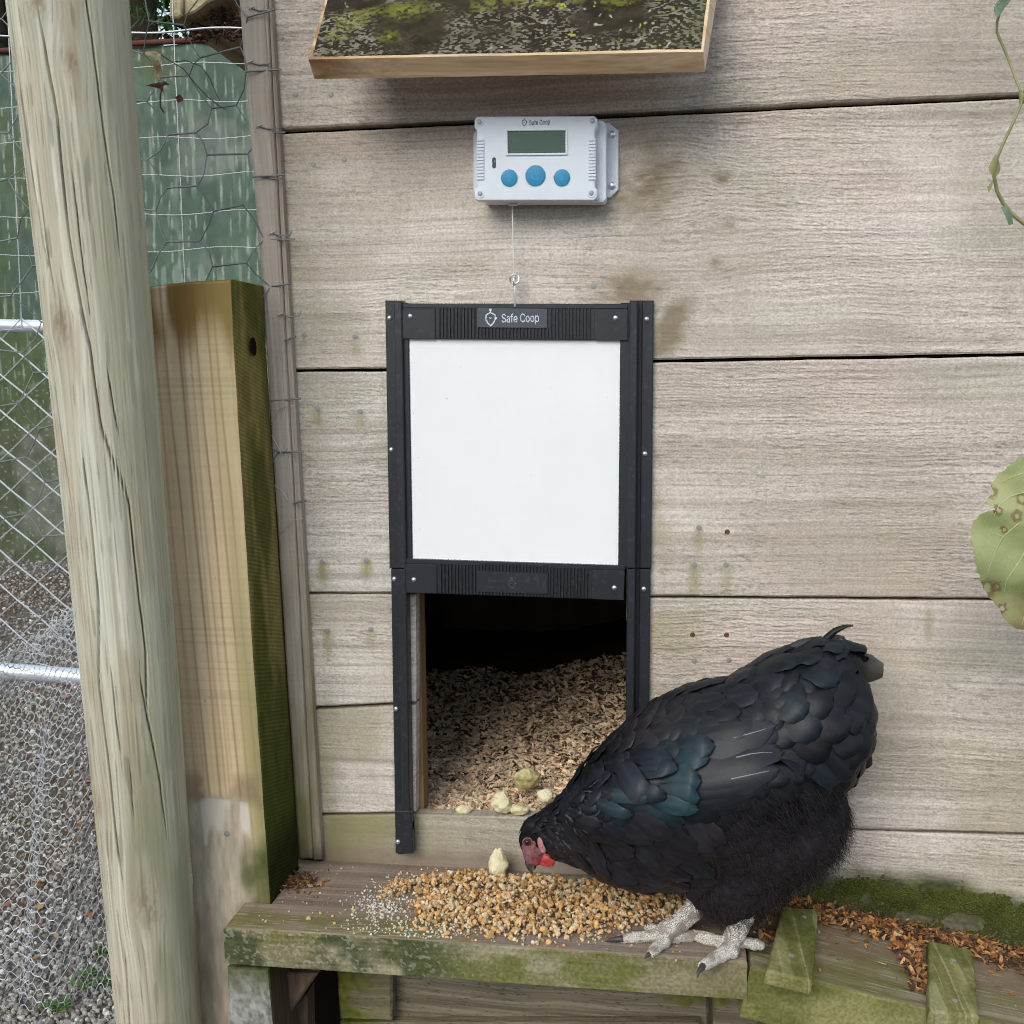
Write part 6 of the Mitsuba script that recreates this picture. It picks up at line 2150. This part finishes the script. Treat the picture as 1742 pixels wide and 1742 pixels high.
# --- free tail feathers
def free_vane(pts, half, y, curve=.0, tone=(.02, .02, .022)):
    c = np.array([P(a, b, y) for a, b in pts])
    t = np.linspace(0, 1, len(c))
    s = np.sin(np.linspace(0, 1, NS) * np.pi / 2) ** .9
    ctr = np.stack([np.interp(s, t, c[:, k]) for k in range(3)], 1)
    tan = unit(np.gradient(ctr, axis=0))
    up = unit(np.cross(tan, [0, 1, 0]))
    prof = np.interp(s, np.linspace(0, 1, len(half)), half) * S
    v = ctr[:, None] + up[:, None] * (np.linspace(-1, 1, NW)[None, :, None] * prof[:, None, None]) + np.array([0, 1, 0]) * (curve * (np.linspace(-1, 1, NW)[None, :, None] ** 2))
    return solid(v.reshape(-1, 3), .0004), col2(vane_colors(1, np.array([tone]), rng)[0])


for pts_, half, y, tone in [([(1400, 1138), (1440, 1156), (1474, 1190)], [14, 24, 26, 22, 8], YH - .004, (.0085, .0095, .012)), ([(1412, 1186), (1452, 1212), (1484, 1250)], [14, 24, 27, 22, 8], YH - .010, (.0075, .0085, .011)),
                            ([(1408, 1236), (1448, 1264), (1478, 1306)], [14, 23, 26, 22, 8], YH - .012, (.014, .012, .011)), ([(1385, 1278), (1420, 1306), (1450, 1338)], [12, 20, 22, 18, 6], YH - .008, (.0085, .0085, .010)),
                            ([(1318, 1124), (1366, 1104), (1414, 1090)], [8, 14, 16, 13, 5], YH - .006, (.009, .010, .0125)), ([(1250, 1164), (1300, 1143), (1348, 1124)], [8, 14, 16, 12, 4], YH - .006, (.009, .010, .0125)), ([(1396, 1106), (1424, 1104), (1448, 1122)], [8, 15, 17, 14, 5], YH - .002, (.0085, .0095, .012)),
                            ([(1395, 1128), (1425, 1128), (1455, 1132), (1480, 1140), (1503, 1142)], [16, 20, 24, 25, 12], YH + .012, (.055, .047, .040)),
                            ([(1385, 1112), (1405, 1088), (1422, 1074), (1438, 1067), (1452, 1065)], [5, 6, 5, 3, .6], YH - .005, (.016, .016, .018)),
                            ([(1390, 1108), (1412, 1092), (1425, 1084), (1436, 1086), (1440, 1094)], [3, 4, 3, 2, .5], YH + .002, (.04, .04, .042)),
                            ([(1395, 1110), (1412, 1100), (1425, 1096), (1432, 1102)], [5, 6, 4, 1], YH + .006, (.05, .046, .044)),
                            ([(1440, 1210), (1462, 1200), (1474, 1188), (1480, 1182)], [6, 8, 7, 2], YH - .002, (.030, .030, .033))]:
    m, c = free_vane(pts_, half, y, .004, tone)
    kk = partkey(hen, 'tail_feather')
    scene[kk] = mikit.ply(m, 'feather', smooth=True, color=c, uv=FUV)

# --- down: fine strands over belly and thigh, and a few along the hackle
sel = np.nonzero((F[:, 4] > .30) & (nr[:, 1] < .45) & ~is_face)[0]
sel = sel[rng.random(len(sel)) < np.clip(.9 * (F[sel, 4] - .25), 0, 1)]
pieces, cols = [], []
CLUMP = meshkit.fbm(pts * 38, 2)
for k in rng.permutation(sel)[:11000]:
    d = np.array([F[k, 0], 0, -F[k, 1]]) + np.array([rng.normal(0, .28), rng.normal(0, .28), rng.normal(0, .28)])
    n_ = nr[k]
    d = unit(d - (d @ n_) * n_ * .8)
    L = rng.uniform(.010, .026)
    t = np.linspace(0, 1, 5)
    sag = np.array([0, 0, -1]) * L * .25
    bend = unit(rng.normal(size=3)) * L * .14
    lift_ = .0030 + .0048 * rng.random()
    c = pts[k] + n_ * .0006 + d * (t * L)[:, None] + n_ * (lift_ * np.sin(t * 2.0))[:, None] + sag * (t ** 2)[:, None] + bend * (t * (1 - t))[:, None]
    pieces.append(arr(tube(c, np.linspace(.00026, .00008, 5), 3, False)))
    cols.append(np.array([.034, .0255, .0255]) * rng.uniform(.3, 1.7) * (.45 + 1.1 * CLUMP[k]))
m, c = join(pieces, cols)
kk = partkey(hen, 'down')
scene[kk] = mikit.ply(m, 'feather_soft', smooth=True, color=c)
labels[kk] = {'kind': 'stuff', 'label': 'fluffy down over belly and thighs'}
selh = np.nonzero(~((mp[:, 0] < 896) & (mp[:, 1] > 1412)) & (mp[:, 0] < 1010) & (mp[:, 1] > 1340) & (nr[:, 1] < .5) & ~is_face)[0]
pieces, cols = [], []
hk = rng.permutation(selh)[:1500]
hd = np.c_[F[hk, 0], np.zeros(len(hk)), -F[hk, 1]] + rng.normal(0, .12, (len(hk), 3))
hd = unit(hd - (hd * nr[hk]).sum(1, keepdims=True) * nr[hk])
hL = rng.uniform(.009, .018, len(hk)) * np.where(mp[hk, 0] > 950, 1.25, .8)
t = np.linspace(0, 1, 5)
hc = pts[hk][:, None] + hd[:, None] * (t[None] * hL[:, None])[..., None]
hc = onto(hc.reshape(-1, 3), np.tile(.0016 + .0028 * t, len(hk)), 2).reshape(-1, 5, 3)
for k, d, c in zip(hk, hd, hc):
    n_ = nr[k]
    b = np.cross(n_, d)
    w = .0011 * np.array([.35, 1, 1, .7, .08])
    v = np.vstack([c + b * w[:, None], c + n_ * .0004, c - b * w[:, None]])
    f = np.vstack([[[a, a + 1, a + 6], [a, a + 6, a + 5], [a + 5, a + 6, a + 11], [a + 5, a + 11, a + 10]] for a in range(4)])
    pieces.append((v, f))
    cols.append(np.array([.013, .0135, .0155]) * rng.uniform(.5, 1.7) if rng.random() < .9 else np.array([.07, .07, .07]))
m, c = join(pieces, cols)
kk = partkey(hen, 'hackle_feathers')
scene[kk] = mikit.ply(m, 'feather', smooth=True, color=c, uv=np.tile([[.1, .5]], (len(c), 1)))
labels[kk] = {'kind': 'stuff', 'label': 'glossy pointed hackle feathers of head and neck'}

# --- the head: face skin, eye, ear lobe, wattles, comb, beak
def hpt(px, py, dy=0.0):
    p = P(px, py, YH - abs(dy))
    p[1] = YH + dy
    return p


HW = float(YH - near_surface(903, 1438)[1])
print('half head', HW)


def skin_color(p, n, uv):
    f = fbm(p.x * 260, p.z * 260, p.y * 260)
    col = mix((.060, .030, .034), (.24, .135, .145), smoothstep(.28, .72, f))
    zz = _wz
    return mix(col, mi.Color3f(.36, .045, .055), (.25 + .75 * smoothstep(float(hpt(900, 1442)[2]), float(hpt(900, 1460)[2]), p.z) * smoothstep(float(hpt(900, 1450)[0]), float(hpt(918, 1450)[0]), p.x)) * .85)


_wz = 0
bs('face_skin', skin_color, .5, .4, lambda p, n, uv: noise(p.x * 900, p.z * 900, p.y * 900), .0006, .0004)
bs('wattle_red', lambda p, n, uv: mix((.36, .025, .030), (.52, .065, .065), noise(p.x * 500, p.z * 500)), .42, .45)
bs('lobe_pink', lambda p, n, uv: mix((.34, .12, .14), (.52, .24, .26), noise(p.x * 700, p.z * 500)), .5, .4)
bs('beak_horn', lambda p, n, uv: mix((.022, .019, .018), (.09, .075, .06), smoothstep(.3, .8, noise(p.x * 300, p.z * 160, p.y * 300))), .4, .5)
bs('eye_iris', (.10, .030, .010), .15, .6)
bs('eye_black', (.004, .004, .004), .05, .8)


def soft_blob(c, r, rng_, rough=.12, rot=None, sub=3):
    m = trimesh.creation.icosphere(subdivisions=sub)
    v = np.array(m.vertices)
    v = v * (1 + rough * (meshkit.fbm(v * 2.3 + rng_.uniform(0, 50, 3), 3) - .5) * 2)[:, None] * np.asarray(r)
    if rot is not None:
        v = v @ rot.T
    return trimesh.Trimesh(v + c, m.faces, process=False)


def ry(deg):
    a = math.radians(deg)
    return np.array([[math.cos(a), 0, math.sin(a)], [0, 1, 0], [-math.sin(a), 0, math.cos(a)]])


for sgn in (-1, 1):
    # face patch: a lens of bare skin on each side of the skull, running on to the beak
    part(hen, 'face', cat([soft_blob(hpt(907, 1444, sgn * (HW * .45)), np.array([20 * S, HW * .55 + .0026, 30 * S]), rng, .16, ry(-10)), soft_blob(hpt(911, 1430, sgn * (HW * .5)), np.array([16 * S, HW * .5 + .0014, 15 * S]), rng, .16)]), 'face_skin', True)
    eye = part(hen, 'eye', soft_blob(hpt(897.5, 1433, sgn * (HW + .0004)), np.array([6.6, 4.6, 6.6]) * S, rng, 0), 'eye_iris', True)
    kk = partkey(eye, 'pupil')
    scene[kk] = mikit.ply(soft_blob(hpt(897, 1433, sgn * (HW + .0022)), np.array([4.4, 3.0, 4.4]) * S, rng, 0), 'eye_black', smooth=True)
    tt = np.linspace(0, 2 * np.pi, 22)
    kk = partkey(eye, 'eyelid')
    scene[kk] = mikit.ply(tube([hpt(897.5 + 8 * math.cos(t), 1433 + 7.6 * math.sin(t), sgn * (HW + .0012)) for t in tt], .0009, 6, False), 'face_skin', smooth=True)
    part(hen, 'ear_lobe', soft_blob(hpt(922, 1437, sgn * (HW + .0030)), np.array([7.0, 4.5, 16]) * S, rng, .14, ry(-14)), 'lobe_pink', True)
    part(hen, 'wattle', soft_blob(hpt(929, 1463, sgn * (HW * .62)), np.array([16, 5.0, 12.5]) * S, rng, .18, ry(18)), 'wattle_red', True)
part(hen, 'throat', soft_blob(hpt(917, 1456), np.array([13, 9, 12]) * S, rng, .1), 'face_skin', True)
comb = cat([soft_blob(hpt(a, b), np.array([r, 4.0, r * .8]) * S, rng, .15, None, 2) for a, b, r in ((889, 1423, 5.4), (888, 1431, 5.0), (890, 1440, 4.6), (892, 1449, 4.0))])
part(hen, 'comb', comb, 'face_skin', True, label='small dull red comb along the forehead')


def beak(pts, lat):
    c = np.array([hpt(a, b) for a, b, _ in pts])
    ring = []
    for k, (a, b, r) in enumerate(pts):
        t = unit(c[min(k + 1, len(c) - 1)] - c[max(k - 1, 0)])
        u = unit(np.cross(t, [0, 1, 0]))
        th = np.linspace(0, 2 * np.pi, 15)[:-1]
        ring.append(c[k] + r * S * (np.cos(th)[:, None] * u + lat * np.sin(th)[:, None] * np.array([0, 1, 0])))
    v = np.vstack(ring)
    n = 14
    f = []
    for k in range(len(pts) - 1):
        for j_ in range(n):
            a, b = k * n + j_, k * n + (j_ + 1) % n
            f += [[a, b, b + n], [a, b + n, a + n]]
    f += [[0, j_ + 1, j_] for j_ in range(1, n - 1)]
    m = trimesh.Trimesh(v, f, process=False)
    m.fix_normals()
    return m


bk = part(hen, 'beak', beak([(900, 1452, 10), (900, 1462, 8.5), (900, 1471, 6.6), (902, 1479, 4.4), (905, 1485, 1.6), (906, 1487, .5)], .80), 'beak_horn', True)
part(hen, 'beak', beak([(911, 1455, 7), (911, 1463, 5.5), (910.5, 1471, 3.8), (909, 1478, 1.8), (908.5, 1480, .6)], .8), 'beak_horn', True)
kk = partkey(bk, 'nostril')
scene[kk] = mikit.ply(soft_blob(hpt(901, 1463, -.0050), np.array([1.2, 1.2, 2.6]) * S, rng, 0, None, 2), 'eye_black', smooth=True)

# --- legs and feet: scaly pale shanks, three toes forward, one back, dark claws
def leg_color(p, n, uv):
    d, d2, r = voronoi(p.x * 430 + p.y * 200, p.z * 430 + p.y * 150)
    col = mix((.54, .485, .41), (.76, .715, .64), noise(p.x * 250, p.y * 250, p.z * 250))
    col = mix(col, mi.Color3f(.11, .115, .14), (1 - smoothstep(.06, .30, d2 - d)) * smoothstep(float(LZ) + .004, float(LZ) + .024, p.z) * .9 * smoothstep(.25, .5, noise(p.x * 300, p.z * 240)))
    col = mix(col, mi.Color3f(.16, .125, .105), (1 - smoothstep(.03, .2, d2 - d)) * .75)
    return mix(col, mi.Color3f(.24, .185, .155), smoothstep(.50, .70, fbm(p.x * 90, p.y * 90, p.z * 90)) * .8)


bs('scaly_leg', leg_color, .6, .35, lambda p, n, uv: (lambda v_: -(1 - smoothstep(.0, .25, v_[1] - v_[0])))(voronoi(p.x * 430 + p.y * 200, p.z * 430 + p.y * 150)), .0007, .0004)
bs('claw', (.055, .045, .042), .45, .4)


def sphere(c, r, n=16):
    return m3.Manifold.sphere(float(r), n).translate(tuple(map(float, c)))


def bone(chain):
    out = []
    for (a, ra), (b, rb) in zip(chain[:-1], chain[1:]):
        out.append(m3.Manifold.batch_hull([sphere(a, ra), sphere(b, rb)]))
    return out


def knobbly(a, b, r0, r1, n, h0, h1):
    """a toe from pixel a to pixel b on the ledge, its pads swelling between the joints"""
    ch = []
    for t in np.linspace(0, 1, n):
        q_ = G(a[0] + (b[0] - a[0]) * t, a[1] + (b[1] - a[1]) * t, LZ + h0 + (h1 - h0) * t)
        ch.append((q_, 1.10 * (r0 + (r1 - r0) * t) * (1 + .10 * math.cos(t * n * 1.6))))
    return ch


def foot(name, hip, ankle, hub, toes, claws):
    parts_ = []
    hubp = G(*hub, LZ + .010)
    ankp = P(*ankle[:2], ankle[2])
    hipp = P(*hip[:2], hip[2])
    mid = hubp * .45 + ankp * .55 + np.array([.0, -.001, 0])
    parts_ += bone([(hipp, .0140), (ankp, .0125), (mid, .0112), (hubp + [0, 0, .004], .0118), (hubp - [.004, 0, .002], .0092)])
    for (a, b, r0, r1) in toes:
        parts_ += bone([(hubp - [0, 0, .001], .0085)] + knobbly(a, b, r0, r1, 6, .0068, .0048))
    m = m3.Manifold.batch_boolean(parts_, m3.OpType.Add).refine_to_length(.0030)
    mm = m.to_mesh()
    tm = trimesh.Trimesh(mm.vert_properties[:, :3], mm.tri_verts)
    trimesh.smoothing.filter_taubin(tm, iterations=10)
    v = np.array(tm.vertices)
    v += np.array(tm.vertex_normals) * ((meshkit.fbm(v * 420, 2) - .5) * .0020 + .00035 * np.sin(v[:, 2] * 1500 + v[:, 0] * 900))[:, None]
    tm.vertices = v
    k = part(hen, name, tm, 'scaly_leg', True)
    for pts_ in claws:
        pp = [G(a, b, LZ + h) for a, b, h in pts_]
        kk = partkey(k, 'claw')
        scene[kk] = mikit.ply(tube(pp, np.linspace(.0042, .0006, len(pp)), 10), 'claw', smooth=True)


# the near foot (right in the picture) and the far foot (left)
foot('leg', (1262, 1490, -.165), (1272, 1545, -.170), (1248, 1600), [((1240, 1606), (1176, 1590), .0070, .0058), ((1238, 1616), (1196, 1643), .0072, .0056), ((1246, 1620), (1215, 1632), .0060, .0050), ((1262, 1602), (1294, 1608), .0064, .0052)],
     [[(1198, 1640, .006), (1192, 1648, .006), (1187, 1656, .004), (1187, 1663, -.001)], [(1292, 1607, .005), (1302, 1608, .005), (1311, 1612, .001)], [(1178, 1590, .006), (1168, 1589, .005), (1160, 1591, .003)]])
foot('leg', (1205, 1490, -.140), (1180, 1548, -.150), (1134, 1590), [((1120, 1592), (1058, 1597), .0066, .0050), ((1130, 1602), (1108, 1620), .0066, .0050), ((1124, 1584), (1102, 1578), .0058, .0046), ((1150, 1594), (1184, 1592), .0060, .0056)],
     [[(1060, 1597, .006), (1046, 1598, .005), (1036, 1600, .002), (1030, 1602, .000)], [(1110, 1618, .005), (1103, 1624, .004), (1097, 1631, .001)], [(1104, 1578, .006), (1098, 1572, .006), (1095, 1567, .004)]])
